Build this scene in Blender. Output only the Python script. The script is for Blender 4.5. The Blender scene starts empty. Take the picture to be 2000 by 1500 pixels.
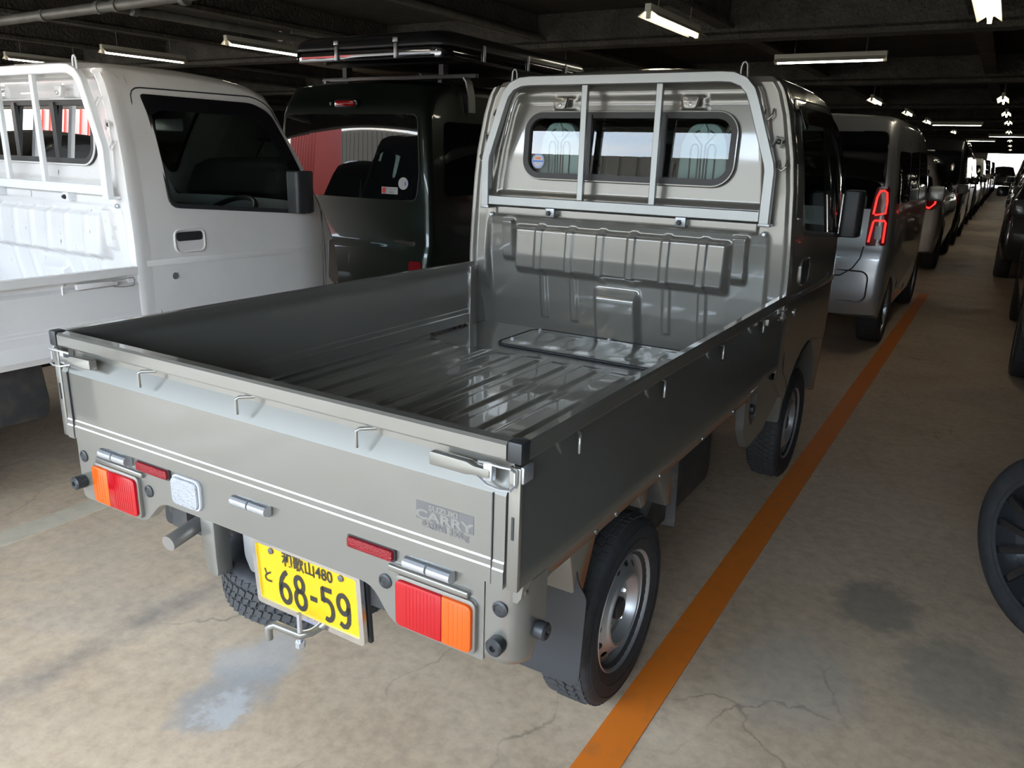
import bpy, bmesh, math, random
from math import sin, cos, pi, radians as R_
from mathutils import Vector, Matrix
random.seed(7)
S = bpy.context.scene
COL = S.collection

# ---------------------------------------------------------------- camera
CAMP = Vector((1.3862, -1.1179, 1.4317)); YAW, PITCH, ROLL = .5414, -.2839, .0296
fwd = Vector((-sin(YAW)*cos(PITCH), cos(YAW)*cos(PITCH), sin(PITCH)))
rgt = Vector((cos(YAW), sin(YAW), 0)); upv = rgt.cross(fwd)
r2 = cos(ROLL)*rgt + sin(ROLL)*upv; u2 = -sin(ROLL)*rgt + cos(ROLL)*upv
cd = bpy.data.cameras.new('camera'); cam = bpy.data.objects.new('camera', cd); COL.objects.link(cam)
cam.matrix_world = Matrix(((r2.x, u2.x, -fwd.x, CAMP.x), (r2.y, u2.y, -fwd.y, CAMP.y), (r2.z, u2.z, -fwd.z, CAMP.z), (0, 0, 0, 1)))
cd.sensor_width = 36; cd.lens = 1535.29/2000*36; cd.clip_start = .02; cd.clip_end = 500
S.camera = cam

# ---------------------------------------------------------------- world, exposure
vs = S.view_settings
vs.view_transform = 'Standard'; vs.look = 'None'; vs.gamma = 1; vs.use_curve_mapping = False
vs.exposure = 1.0
W = bpy.data.worlds.new('sky'); S.world = W; W.use_nodes = True
nt = W.node_tree; nt.nodes.clear()
def N(t, ty, **kw):
    n = t.nodes.new(ty)
    for k, v in kw.items():
        if k.startswith('i_'): n.inputs[k[2:]].default_value = v
        else: setattr(n, k, v)
    return n
tc = N(nt, 'ShaderNodeTexCoord')
sep = N(nt, 'ShaderNodeSeparateXYZ'); nt.links.new(tc.outputs['Generated'], sep.inputs[0])
mp = N(nt, 'ShaderNodeMapping'); mp.inputs['Scale'].default_value = (1.5, 1.5, 9)
nt.links.new(tc.outputs['Generated'], mp.inputs[0])
nz = N(nt, 'ShaderNodeTexNoise'); nz.inputs['Scale'].default_value = 2.2; nz.inputs['Detail'].default_value = 5
nt.links.new(mp.outputs[0], nz.inputs['Vector'])
ad = N(nt, 'ShaderNodeMath', operation='MULTIPLY_ADD'); ad.inputs[1].default_value = 2.2; ad.inputs[2].default_value = -.12
nt.links.new(sep.outputs['Z'], ad.inputs[0])
sb = N(nt, 'ShaderNodeMath', operation='ADD'); nt.links.new(ad.outputs[0], sb.inputs[0]); nt.links.new(nz.outputs['Fac'], sb.inputs[1])
rp = N(nt, 'ShaderNodeValToRGB')
rp.color_ramp.elements[0].position = .42; rp.color_ramp.elements[0].color = (1.0, .93, .83, 1)
rp.color_ramp.elements[1].position = .82; rp.color_ramp.elements[1].color = (.57, .70, .85, 1)
nt.links.new(sb.outputs[0], rp.inputs[0])
bg = N(nt, 'ShaderNodeBackground'); bg.inputs['Strength'].default_value = 11.0
nt.links.new(rp.outputs[0], bg.inputs[0])
wo = N(nt, 'ShaderNodeOutputWorld'); nt.links.new(bg.outputs[0], wo.inputs[0])
sl = bpy.data.lights.new('sun', 'SUN'); sl.energy = 2.6; sl.angle = .01; sl.color = (1, .93, .82)
sun = bpy.data.objects.new('sun', sl); COL.objects.link(sun); sun.rotation_euler = (R_(-38), R_(8), 0)   # high, from beyond the roof: lights the yard only
OPEN_Y = -3.5                                   # open side of the deck, behind the camera
CEIL = 3.05

# ---------------------------------------------------------------- materials
MATS = {}
def mat(name, col, rough=.5, metal=0., coat=0., spec=.5, emit=None, es=0., coat_rough=.04, noise=None, bump=None, trans=0.):
    m = bpy.data.materials.new(name); m.use_nodes = True; t = m.node_tree
    p = t.nodes['Principled BSDF']
    p.inputs['Base Color'].default_value = (*col, 1); p.inputs['Roughness'].default_value = rough
    p.inputs['Metallic'].default_value = metal; p.inputs['Coat Weight'].default_value = coat
    p.inputs['Coat Roughness'].default_value = coat_rough; p.inputs['Specular IOR Level'].default_value = spec
    p.inputs['Transmission Weight'].default_value = trans
    if emit: p.inputs['Emission Color'].default_value = (*emit, 1); p.inputs['Emission Strength'].default_value = es
    if noise:                                     # (scale, second colour, low, high)
        tcn = N(t, 'ShaderNodeTexCoord'); n = N(t, 'ShaderNodeTexNoise'); n.inputs['Scale'].default_value = noise[0]; n.inputs['Detail'].default_value = 6
        t.links.new(tcn.outputs['Object'], n.inputs['Vector'])
        r = N(t, 'ShaderNodeValToRGB'); e = r.color_ramp.elements
        e[0].position = noise[2]; e[0].color = (*col, 1); e[1].position = noise[3]; e[1].color = (*noise[1], 1)
        t.links.new(n.outputs['Fac'], r.inputs[0]); t.links.new(r.outputs[0], p.inputs['Base Color'])
    if bump:
        tcn = N(t, 'ShaderNodeTexCoord'); n = N(t, 'ShaderNodeTexNoise'); n.inputs['Scale'].default_value = bump[0]; n.inputs['Detail'].default_value = 5
        t.links.new(tcn.outputs['Object'], n.inputs['Vector'])
        b = N(t, 'ShaderNodeBump'); b.inputs['Strength'].default_value = bump[1]; b.inputs['Distance'].default_value = bump[2]
        t.links.new(n.outputs['Fac'], b.inputs['Height']); t.links.new(b.outputs[0], p.inputs['Normal'])
    MATS[name] = m
    return m
def glass(name, tint, ior):
    m = bpy.data.materials.new(name); m.use_nodes = True; t = m.node_tree; t.nodes.clear()
    tr = N(t, 'ShaderNodeBsdfTransparent'); tr.inputs[0].default_value = (*tint, 1)
    gl = N(t, 'ShaderNodeBsdfGlossy'); gl.inputs['Roughness'].default_value = 0.0
    fr = N(t, 'ShaderNodeFresnel'); fr.inputs['IOR'].default_value = ior
    geo = N(t, 'ShaderNodeNewGeometry')
    mx = N(t, 'ShaderNodeMixShader'); t.links.new(fr.outputs[0], mx.inputs[0]); t.links.new(tr.outputs[0], mx.inputs[1]); t.links.new(gl.outputs[0], mx.inputs[2])
    o = N(t, 'ShaderNodeOutputMaterial'); t.links.new(mx.outputs[0], o.inputs[0])
    MATS[name] = m
    return m
mat('paint_grey', (.195, .185, .162), .28, .50, 1.0)
mat('paint_white', (.73, .70, .675), .4, 0, .8, noise=(3.0, (.66, .63, .605), .45, .75))
mat('paint_green', (.013, .021, .017), .3, .55, .6)
mat('paint_silver', (.48, .485, .49), .33, .6, 1.0)
mat('paint_pearl', (.62, .62, .60), .4, 0, 1.0)
mat('paint_black', (.012, .012, .014), .3, .1, 1.0)
mat('paint_dkgrey', (.06, .062, .066), .3, .5, 1.0)
mat('paint_maroon', (.07, .012, .014), .3, .3, 1.0)
mat('alu', (.30, .31, .31), .36, .7, .3)
mat('white_frame', (.78, .79, .8), .42, 0, .5)
mat('rubber', (.018, .018, .020), .72, noise=(40, (.03, .03, .031), .4, .7))
mat('tread', (.035, .034, .034), .8)
mat('plastic', (.022, .023, .025), .45)
mat('gasket', (.022, .020, .020), .5)
mat('steel_rim', (.46, .46, .46), .38, .75, .3)
mat('zinc', (.50, .51, .53), .32, .75)
mat('gloss_band', (.22, .22, .23), .08, 1)
mat('dark_alloy', (.09, .09, .095), .25, .8, .5)
mat('chrome', (.8, .8, .8), .12, 1)
mat('pipe_steel', (.36, .34, .32), .4, .8)
mat('under', (.03, .029, .028), .7, noise=(14, (.07, .055, .045), .45, .8))
mat('castings', (.10, .095, .09), .6, .3, noise=(20, (.2, .16, .12), .5, .8))
mat('red_lens', (.36, .0, .005), .12, 0, .2, coat_rough=.02, bump=(60, .12, .002))
mat('amber_lens', (.62, .075, .0), .12, 0, .2, coat_rough=.02, bump=(60, .12, .002))
mat('clear_lens', (.40, .40, .42), .25, .2, 0, bump=(220, 1.0, .006))
mat('reflector_red', (.22, .002, .006), .25, .1, 0, bump=(260, 1.0, .004))
mat('lit_red', (.5, .01, .01), .2, 0, 1, emit=(1, .035, .03), es=.9)
mat('dark_red', (.16, .006, .01), .15, 0, 1)
mat('lamp_clear', (.3, .3, .31), .15, .3, 1)
mat('plate_yellow', (.56, .345, .0), .4, 0, .3)
mat('plate_white', (.8, .8, .78), .4)
mat('ink', (.02, .018, .015), .5)
mat('decal', (.120, .116, .115), .5, .4, .6)
mat('decal_text', (.195, .188, .172), .4, .45, .8)
mat('sticker_white', (.50, .51, .53), .45)
mat('sticker_blue', (.08, .2, .62), .45)
mat('sticker_orange', (.75, .2, .06), .45)
mat('sticker_red', (.65, .04, .05), .45)
mat('privacy', (.006, .007, .008), .02, 0, 0, spec=.6)
mat('visor', (.008, .008, .010), .1, 0, .6)
mat('seat', (.20, .20, .195), .8)
mat('seat_shell', (.36, .42, .42), .45, 0, .3)
mat('interior', (.06, .06, .062), .7)
mat('interior_light', (.42, .42, .4), .6)
mat('lamp_body', (.55, .51, .41), .5)
mat('tube', (1, 1, 1), .4, emit=(1, .93, .76), es=12.0)
mat('galv', (.20, .19, .17), .5, .3, noise=(8, (.14, .13, .115), .4, .7))
mat('fireproof', (.105, .09, .072), .95, noise=(3.5, (.065, .056, .045), .35, .7), bump=(26, 1.0, .05))
mat('slab', (.06, .053, .045), .95, noise=(2.0, (.04, .036, .031), .35, .7), bump=(10, .6, .02))
mat('wall_dark', (.06, .056, .05), .9, noise=(1.2, (.04, .038, .036), .35, .7))
mat('asphalt', (.24, .205, .16), .9, noise=(.6, (.30, .26, .205), .35, .7))
mat('sheetmetal', (.115, .10, .08), .7)
mat('redbox', (.34, .035, .022), .5)
mat('orange_paint', (.66, .165, .012), .55, noise=(16, (.50, .15, .03), .52, .85))
mat('line_white', (.52, .44, .33), .75, noise=(12, (.40, .345, .265), .45, .75))
glass('cab_glass', (.62, .72, .70), 1.52)
glass('side_glass', (.74, .83, .80), 1.5)

def worn_white():
    m = MATS['paint_white'].copy(); m.name = 'paint_white_worn'; t = m.node_tree; p = t.nodes['Principled BSDF']
    old = p.inputs['Base Color'].links[0].from_socket
    tcn = N(t, 'ShaderNodeTexCoord'); mp = N(t, 'ShaderNodeMapping'); mp.inputs['Scale'].default_value = (60, 60, 16); mp.inputs['Rotation'].default_value = (0, .4, 0)
    n = N(t, 'ShaderNodeTexNoise'); n.inputs['Scale'].default_value = 1.0; n.inputs['Detail'].default_value = 3
    r = N(t, 'ShaderNodeValToRGB'); r.color_ramp.elements[0].position = .70; r.color_ramp.elements[1].position = .74
    x = N(t, 'ShaderNodeMix', data_type='RGBA'); x.inputs[7].default_value = (.10, .09, .085, 1)
    t.links.new(tcn.outputs['Object'], mp.inputs[0]); t.links.new(mp.outputs[0], n.inputs['Vector']); t.links.new(n.outputs['Fac'], r.inputs[0])
    t.links.new(r.outputs[0], x.inputs[0]); t.links.new(old, x.inputs[6]); t.links.new(x.outputs[2], p.inputs['Base Color'])
    MATS['paint_white_worn'] = m
worn_white()

# concrete floor: mottling, pale patches, dark tyre bands, hairline cracks
def make_floor_mat():
    m = bpy.data.materials.new('concrete_floor'); m.use_nodes = True; t = m.node_tree; p = t.nodes['Principled BSDF']
    L = t.links.new
    tcn = N(t, 'ShaderNodeTexCoord')
    def noise(sc, det=8, rough=.6, vec=None, dist=0):
        n = N(t, 'ShaderNodeTexNoise'); n.inputs['Scale'].default_value = sc; n.inputs['Detail'].default_value = det; n.inputs['Roughness'].default_value = rough
        n.inputs['Distortion'].default_value = dist
        L((vec or tcn.outputs['Object']), n.inputs['Vector']); return n.outputs['Fac']
    def ramp(f, a, ca, b, cb):
        r = N(t, 'ShaderNodeValToRGB'); e = r.color_ramp.elements
        e[0].position = a; e[0].color = (*ca, 1); e[1].position = b; e[1].color = (*cb, 1); L(f, r.inputs[0]); return r.outputs[0]
    def mix(fac, a, b, mode='MIX'):
        x = N(t, 'ShaderNodeMix', data_type='RGBA', blend_type=mode)
        for s, v in ((0, fac), (6, a), (7, b)):
            if hasattr(v, 'is_linked') or hasattr(v, 'links'): L(v, x.inputs[s])
            else: x.inputs[s].default_value = v
        return x.outputs[2]
    def mth(op, a, b=None, c=None):
        x = N(t, 'ShaderNodeMath', operation=op)
        for i, v in enumerate((a, b, c)):
            if v is None: continue
            if hasattr(v, 'links'): L(v, x.inputs[i])
            else: x.inputs[i].default_value = v
        return x.outputs[0]
    base = ramp(noise(1.3, 10, .65, dist=.4), .34, (.46, .335, .225), .68, (.58, .445, .315))
    fine = ramp(noise(22, 8, .7), .35, (.80, .80, .80), .65, (1.08, 1.08, 1.08))
    c = mix(1.0, base, fine, 'MULTIPLY')
    c = mix(ramp(noise(.7, 6, .6, dist=1.2), .52, (0, 0, 0), .70, (.38, .38, .38)), c, (.25, .235, .225, 1))
    c = mix(ramp(noise(3.1, 9, .7, dist=.8), .58, (0, 0, 0), .74, (.3, .3, .3)), c, (.19, .16, .13, 1))
    sx = N(t, 'ShaderNodeSeparateXYZ'); L(tcn.outputs['Object'], sx.inputs[0]); X, Y = sx.outputs[0], sx.outputs[1]
    wob = noise(2.3, 5)
    # tyre-rub band running along the bay
    d = mth('ABSOLUTE', mth('ADD', mth('ADD', X, .68), mth('MULTIPLY', mth('SUBTRACT', wob, .5), .10)))
    band = mth('MULTIPLY', mth('SMOOTH_MIN', 1.0, mth('MAXIMUM', mth('MULTIPLY_ADD', d, -12., 1.0), 0.), .05), ramp(noise(5, 8, .7), .35, (0.1, .1, .1), .6, (1, 1, 1)))
    c = mix(mth('MULTIPLY', band, .65), c, (.13, .125, .125, 1))
    # pale mineral bloom patch
    def blob(cx, cy, r, amt, col, wsc=.22):
        nonlocal c
        ax = mth('SUBTRACT', X, cx); ay = mth('MULTIPLY', mth('SUBTRACT', Y, cy), .75)
        dd = mth('SQRT', mth('ADD', mth('MULTIPLY', ax, ax), mth('MULTIPLY', ay, ay)))
        dd = mth('ADD', dd, mth('MULTIPLY', mth('SUBTRACT', noise(7, 8, .7), .5), wsc))
        f = ramp(dd, r*.6, (amt,)*3, r, (0, 0, 0)); c = mix(f, c, (*col, 1))
    blob(-.24, .20, .13, .55, (.45, .44, .43)); blob(-.18, .04, .13, .6, (.28, .285, .29)); blob(-.14, .03, .07, .5, (.55, .54, .53), .3)
    blob(1.25, 1.55, .16, .55, (.13, .12, .11)); blob(1.5, 1.25, .2, .4, (.15, .15, .14)); blob(1.1, 1.0, .22, .35, (.38, .35, .31)); blob(-.7, .9, .4, .35, (.2, .18, .16), .5)
    # hairline cracks
    wv = N(t, 'ShaderNodeMapping'); L(tcn.outputs['Object'], wv.inputs[0])
    nv = N(t, 'ShaderNodeTexNoise'); nv.inputs['Scale'].default_value = 3; nv.inputs['Detail'].default_value = 6; L(tcn.outputs['Object'], nv.inputs['Vector'])
    va = N(t, 'ShaderNodeVectorMath', operation='MULTIPLY_ADD'); L(nv.outputs['Color'], va.inputs[0]); va.inputs[1].default_value = (.35, .35, .35); L(tcn.outputs['Object'], va.inputs[2])
    vo = N(t, 'ShaderNodeTexVoronoi', feature='DISTANCE_TO_EDGE'); vo.inputs['Scale'].default_value = .75; L(va.outputs[0], vo.inputs['Vector'])
    cr = ramp(vo.outputs['Distance'], .0, (.55,)*3, .004, (0, 0, 0))
    c = mix(mth('MULTIPLY', cr, ramp(noise(2.0, 4), .45, (0, 0, 0), .62, (1, 1, 1))), c, (.10, .085, .07, 1))
    L(c, p.inputs['Base Color'])
    L(ramp(noise(2.5, 6), .3, (.42,)*3, .7, (.7,)*3), p.inputs['Roughness'])
    b = N(t, 'ShaderNodeBump'); b.inputs['Strength'].default_value = .25; b.inputs['Distance'].default_value = .006
    L(noise(9, 10, .7), b.inputs['Height']); L(b.outputs[0], p.inputs['Normal'])
    MATS['floor'] = m
make_floor_mat()

# ---------------------------------------------------------------- mesh helpers
class MB:
    def __init__(s): s.v = []; s.f = []
    def add(s, v, f):
        o = len(s.v); s.v += [tuple(p) for p in v]; s.f += [tuple(i+o for i in q) for q in f]; return s
    def box(s, x0, x1, y0, y1, z0, z1):
        return s.add([(x, y, z) for x in (x0, x1) for y in (y0, y1) for z in (z0, z1)],
                     [(0, 1, 3, 2), (4, 6, 7, 5), (0, 4, 5, 1), (2, 3, 7, 6), (0, 2, 6, 4), (1, 5, 7, 3)])
    def obox(s, c, ax, ay, az):                   # centre + three half-axis vectors
        c = Vector(c); ax = Vector(ax); ay = Vector(ay); az = Vector(az)
        return s.add([c+i*ax+j*ay+k*az for i in (-1, 1) for j in (-1, 1) for k in (-1, 1)],
                     [(0, 1, 3, 2), (4, 6, 7, 5), (0, 4, 5, 1), (2, 3, 7, 6), (0, 2, 6, 4), (1, 5, 7, 3)])
    def prism(s, poly, axis, a0, a1):
        def P(u, w, a): return {'x': (a, u, w), 'y': (u, a, w), 'z': (u, w, a)}[axis]
        n = len(poly)
        return s.add([P(u, w, a0) for u, w in poly]+[P(u, w, a1) for u, w in poly],
                     [tuple(range(n))[::-1], tuple(range(n, 2*n))]+[(i, (i+1) % n, n+(i+1) % n, n+i) for i in range(n)])
    def tube(s, path, r, n=8, closed=False, flat=None):
        P = [Vector(p) for p in path]; m = len(P); rings = []
        up0 = None
        for i in range(m):
            a = P[i-1] if (i > 0 or closed) else P[i]; b = P[(i+1) % m] if (i < m-1 or closed) else P[i]
            t = (b-a).normalized()
            if up0 is None:
                up0 = Vector((0, 0, 1)) if abs(t.z) < .9 else Vector((1, 0, 0))
                if flat: up0 = Vector(flat)
            e = (up0-t*up0.dot(t)).normalized(); up0 = e; q = t.cross(e)
            k = 1.0
            if 0 < i < m-1 or closed:
                d1 = (P[i]-a).normalized(); d2 = (b-P[i]).normalized(); k = 1/max(.5, math.sqrt(max(.05, (1+d1.dot(d2))/2)))
            if isinstance(r, tuple):
                w, h = r; rings.append([P[i]+e*h*j+q*w*kk*k for kk, j in ((-1, -1), (1, -1), (1, 1), (-1, 1))])
            else: rings.append([P[i]+r*(cos(2*pi*j/n)*e+sin(2*pi*j/n)*q) for j in range(n)])
        n = len(rings[0]); vv = [p for g in rings for p in g]; ff = []
        for i in range(m if closed else m-1):
            for j in range(n): ff.append((i*n+j, i*n+(j+1) % n, ((i+1) % m)*n+(j+1) % n, ((i+1) % m)*n+j))
        if not closed: ff += [tuple(range(n))[::-1], tuple(range((m-1)*n, m*n))]
        return s.add(vv, ff)
    def lathe(s, prof, c, axis='x', n=24, closed=False, sgn=1, caps=True):  # prof (radius, height along axis)
        vv = []; m = len(prof)
        for r, h in prof:
            for j in range(n):
                a = 2*pi*j/n; u, w = r*cos(a), r*sin(a); h2 = h*sgn
                vv.append({'x': (c[0]+h2, c[1]+u, c[2]+w), 'y': (c[0]+u, c[1]+h2, c[2]+w), 'z': (c[0]+u, c[1]+w, c[2]+h2)}[axis])
        ff = [(i*n+j, i*n+(j+1) % n, ((i+1) % m)*n+(j+1) % n, ((i+1) % m)*n+j) for i in range(m if closed else m-1) for j in range(n)]
        if not closed and caps:
            if prof[0][0] > 1e-6: ff.append(tuple(range(n)))
            if prof[-1][0] > 1e-6: ff.append(tuple(range((m-1)*n, m*n)))
        return s.add(vv, ff)
    def grid(s, fn, nu, nv, keep=None):
        vv = [fn(i/nu, j/nv) for i in range(nu+1) for j in range(nv+1)]
        ff = [(i*(nv+1)+j, (i+1)*(nv+1)+j, (i+1)*(nv+1)+j+1, i*(nv+1)+j+1) for i in range(nu) for j in range(nv) if keep is None or keep((i+.5)/nu, (j+.5)/nv)]
        return s.add(vv, ff)
    def build(s, name, m, parent=None, bevel=0, seg=2, ang=35, weld=False, flip=False):
        me = bpy.data.meshes.new(name); me.from_pydata(s.v, [], s.f)
        bm = bmesh.new(); bm.from_mesh(me)
        if weld: bmesh.ops.remove_doubles(bm, verts=bm.verts, dist=1e-5)
        lo = [v for v in bm.verts if not v.link_faces]
        if lo: bmesh.ops.delete(bm, geom=lo, context='VERTS')
        bmesh.ops.recalc_face_normals(bm, faces=bm.faces)
        if flip: bmesh.ops.reverse_faces(bm, faces=bm.faces)
        if bevel:
            ed = [e for e in bm.edges if len(e.link_faces) == 2 and e.calc_face_angle(0) > R_(25)]
            if ed: bmesh.ops.bevel(bm, geom=ed, offset=bevel, segments=seg, profile=.5, affect='EDGES', clamp_overlap=True)
        bm.to_mesh(me); bm.free()
        me.polygons.foreach_set('use_smooth', [True]*len(me.polygons)); me.set_sharp_from_angle(angle=R_(ang))
        return link(name, me, m, parent)
def link(name, me, m, parent=None):
    if m is not None:
        me.materials.clear(); me.materials.append(MATS[m] if isinstance(m, str) else m)
    o = bpy.data.objects.new(name, me); COL.objects.link(o)
    if parent is not None: o.parent = parent
    return o
def thing(name, label, cat, loc=(0, 0, 0), group=None, rz=0):
    o = bpy.data.objects.new(name, None); COL.objects.link(o); o.location = loc; o.rotation_euler = (0, 0, rz)
    o['label'] = label; o['category'] = cat
    if group: o['group'] = group
    return o
def tag(o, label, cat, group=None):
    o['label'] = label; o['category'] = cat
    if group: o['group'] = group
    return o
def struct(o): o['kind'] = 'structure'; return o
def rrect(x0, x1, z0, z1, r, n=5):
    p = []
    for cx, cz, a in ((x1-r, z1-r, 0), (x0+r, z1-r, 90), (x0+r, z0+r, 180), (x1-r, z0+r, 270)):
        for i in range(n+1):
            t = R_(a+90*i/n); p.append((cx+r*cos(t), cz+r*sin(t)))
    return p
def roundpoly(pts, r, n=4):
    out = []; m = len(pts)
    for i in range(m):
        p = Vector(pts[i]); a = Vector(pts[i-1])-p; b = Vector(pts[(i+1) % m])-p
        rr = r[i] if isinstance(r, (list, tuple)) else r
        d = min(rr, a.length*.45, b.length*.45)
        if d < 1e-5: out.append(tuple(p)); continue
        s0 = p+a.normalized()*d; s1 = p+b.normalized()*d
        for k in range(n+1):
            t = k/n; out.append(tuple((1-t)**2*s0+2*t*(1-t)*p+t*t*s1))
    return out
def inpoly(pt, poly):
    x, y = pt; c = False; j = len(poly)-1
    for i in range(len(poly)):
        xi, yi = poly[i]; xj, yj = poly[j]
        if (yi > y) != (yj > y) and x < (xj-xi)*(y-yi)/(yj-yi)+xi: c = not c
        j = i
    return c
def fill2d(outer, holes=(), cuts=.06):
    """2-D polygon with holes, triangulated then sliced on a lattice -> bmesh in (u, v, 0)"""
    bm = bmesh.new(); ed = []
    for loop in (outer, *holes):
        vs_ = [bm.verts.new((u, w, 0)) for u, w in loop]
        ed += [bm.edges.new((vs_[i], vs_[(i+1) % len(vs_)])) for i in range(len(vs_))]
    bmesh.ops.triangle_fill(bm, use_beauty=True, use_dissolve=False, edges=ed, normal=(0, 0, 1))
    bad = [f for f in bm.faces if any(inpoly(f.calc_center_median()[:2], h) for h in holes)]
    if bad: bmesh.ops.delete(bm, geom=bad, context='FACES')
    if cuts:
        us = [p[0] for p in outer]; ws = [p[1] for p in outer]
        for k, (lo, hi) in enumerate(((min(us), max(us)), (min(ws), max(ws)))):
            n = int((hi-lo)/cuts)
            for i in range(1, n+1):
                co = [0, 0, 0]; co[k] = lo+(hi-lo)*i/(n+1); no = [0, 0, 0]; no[k] = 1
                bmesh.ops.bisect_plane(bm, geom=bm.verts[:]+bm.edges[:]+bm.faces[:], plane_co=co, plane_no=no, dist=1e-6)
    return bm
def mapped(mb, bm, fn):
    bm.verts.index_update(); mb.add([fn(v.co.x, v.co.y) for v in bm.verts], [tuple(v.index for v in f.verts) for f in bm.faces]); bm.free(); return mb
def panel(outer, fn, name, m, parent, holes=(), cuts=.06, thick=0, out=(0, 0, 0)):
    """sheet from a 2-D outline laid on a surface; thick turns it into a solid by pushing a copy along -out"""
    mb = MB(); bm = fill2d(outer, holes, cuts); bm.verts.index_update()
    v = [Vector(fn(q.co.x, q.co.y)) for q in bm.verts]; f = [tuple(q.index for q in g.verts) for g in bm.faces]
    if thick:
        ov = Vector(out)*thick; n = len(v)
        bd = [(e.verts[0].index, e.verts[1].index) for e in bm.edges if len(e.link_faces) == 1]
        mb.add(v+[p-ov for p in v], f+[tuple(i+n for i in g)[::-1] for g in f]+[(a, b, b+n, a+n) for a, b in bd])
    else: mb.add(v, f)
    bm.free()
    return mb.build(name, m, parent, ang=40)
def sstep(a, b, x):
    t = max(0, min(1, (x-a)/(b-a))) if a != b else float(x > a); return t*t*(3-2*t)
def bump1(x, a, b, w): return sstep(a-w, a, x)*(1-sstep(b, b+w, x))
def lerp_tab(tab, z):
    if z <= tab[0][0]: return tab[0][1]
    for (a, fa), (b, fb) in zip(tab, tab[1:]):
        if z <= b: return fa+(fb-fa)*(z-a)/(b-a)
    return tab[-1][1]
def text_mesh(txt, size, name, m, parent, fn, bold=0., sx=1.0, align='CENTER'):
    cu = bpy.data.curves.new(name, 'FONT'); cu.body = txt; cu.size = size; cu.align_x = align; cu.align_y = 'CENTER'; cu.offset = bold; cu.resolution_u = 3
    o = bpy.data.objects.new(name, cu); COL.objects.link(o)
    dg = bpy.context.evaluated_depsgraph_get(); me0 = o.evaluated_get(dg).to_mesh()
    v = [fn(p.co.x*sx, p.co.y) for p in me0.vertices]; f = [tuple(p.vertices) for p in me0.polygons]
    o.evaluated_get(dg).to_mesh_clear(); bpy.data.objects.remove(o); bpy.data.curves.remove(cu)
    if not v: return None
    return MB().add(v, f).build(name, m, parent)
def shell(prof, X, K=4, holes=(), skip=None, nx=8, crown=0., glassseg=None, glassw=.0, cuts=.08):
    """closed YZ profile [(y,z,r)] swept across x with rounded edges; returns (body MB, glass MB)"""
    n = len(prof); P = [Vector((p[0], p[1])) for p in prof]
    area = sum(P[i].x*P[(i+1) % n].y-P[(i+1) % n].x*P[i].y for i in range(n)); sg = 1 if area > 0 else -1
    nor = []
    for i in range(n):
        a = P[i]-P[i-1]; b = P[(i+1) % n]-P[i]
        na = Vector((-a.y, a.x)).normalized()*sg; nb = Vector((-b.y, b.x)).normalized()*sg
        m = (na+nb); m = m.normalized() if m.length > .1 else na
        nor.append(m/max(.6, m.dot(na)))
    rows = []
    for i in range(n):
        r = prof[i][2]; row = []
        for k in range(K+1):
            th = k/K*pi/2; q = P[i]+nor[i]*(r*(1-cos(th))); Xe = X(q.x, q.y); row.append((Xe-r*(1-sin(th)), q.x, q.y))
        w = row[0][0]; mid = []
        for j in range(1, nx):
            x = w-2*w*j/nx; q = P[i]-nor[i]*crown*(1-(x/w)**2)*min(1, r/.03); mid.append((x, q.x, q.y))
        rows.append([p for p in reversed(row)]+mid+[(-p[0], p[1], p[2]) for p in row])
    m = len(rows[0]); body = MB(); gl = MB()
    vv = [p for r in rows for p in r]; fb = []; fg = []
    for i in range(n):
        if skip and skip(P[i], P[(i+1) % n]): continue
        for j in range(m-1):
            q = (i*m+j, ((i+1) % n)*m+j, ((i+1) % n)*m+j+1, i*m+j+1)
            xm = abs(vv[q[0]][0]+vv[q[3]][0])/2
            if glassseg and glassseg[0] <= i < glassseg[1] and xm < glassw: fg.append(q)
            else: fb.append(q)
    body.add(vv, fb)
    if fg: gl.add(vv, fg)
    outl = [(P[i]+nor[i]*prof[i][2])[:] for i in range(n)]
    for sgn in (1, -1):
        mapped(body, fill2d(outl, holes, cuts), lambda y, z: (sgn*X(y, z), y, z))
    return body, gl
def arch(yc, zc, r, zb, n=9):
    """wheel arch travelled from front to rear (decreasing y)"""
    a0 = math.asin(max(-1, min(1, (zb-zc)/r))); out = []
    for i in range(n+1):
        a = a0+(pi-2*a0)*i/n; out.append((yc+r*cos(a), zc+r*sin(a)))
    return out
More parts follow.
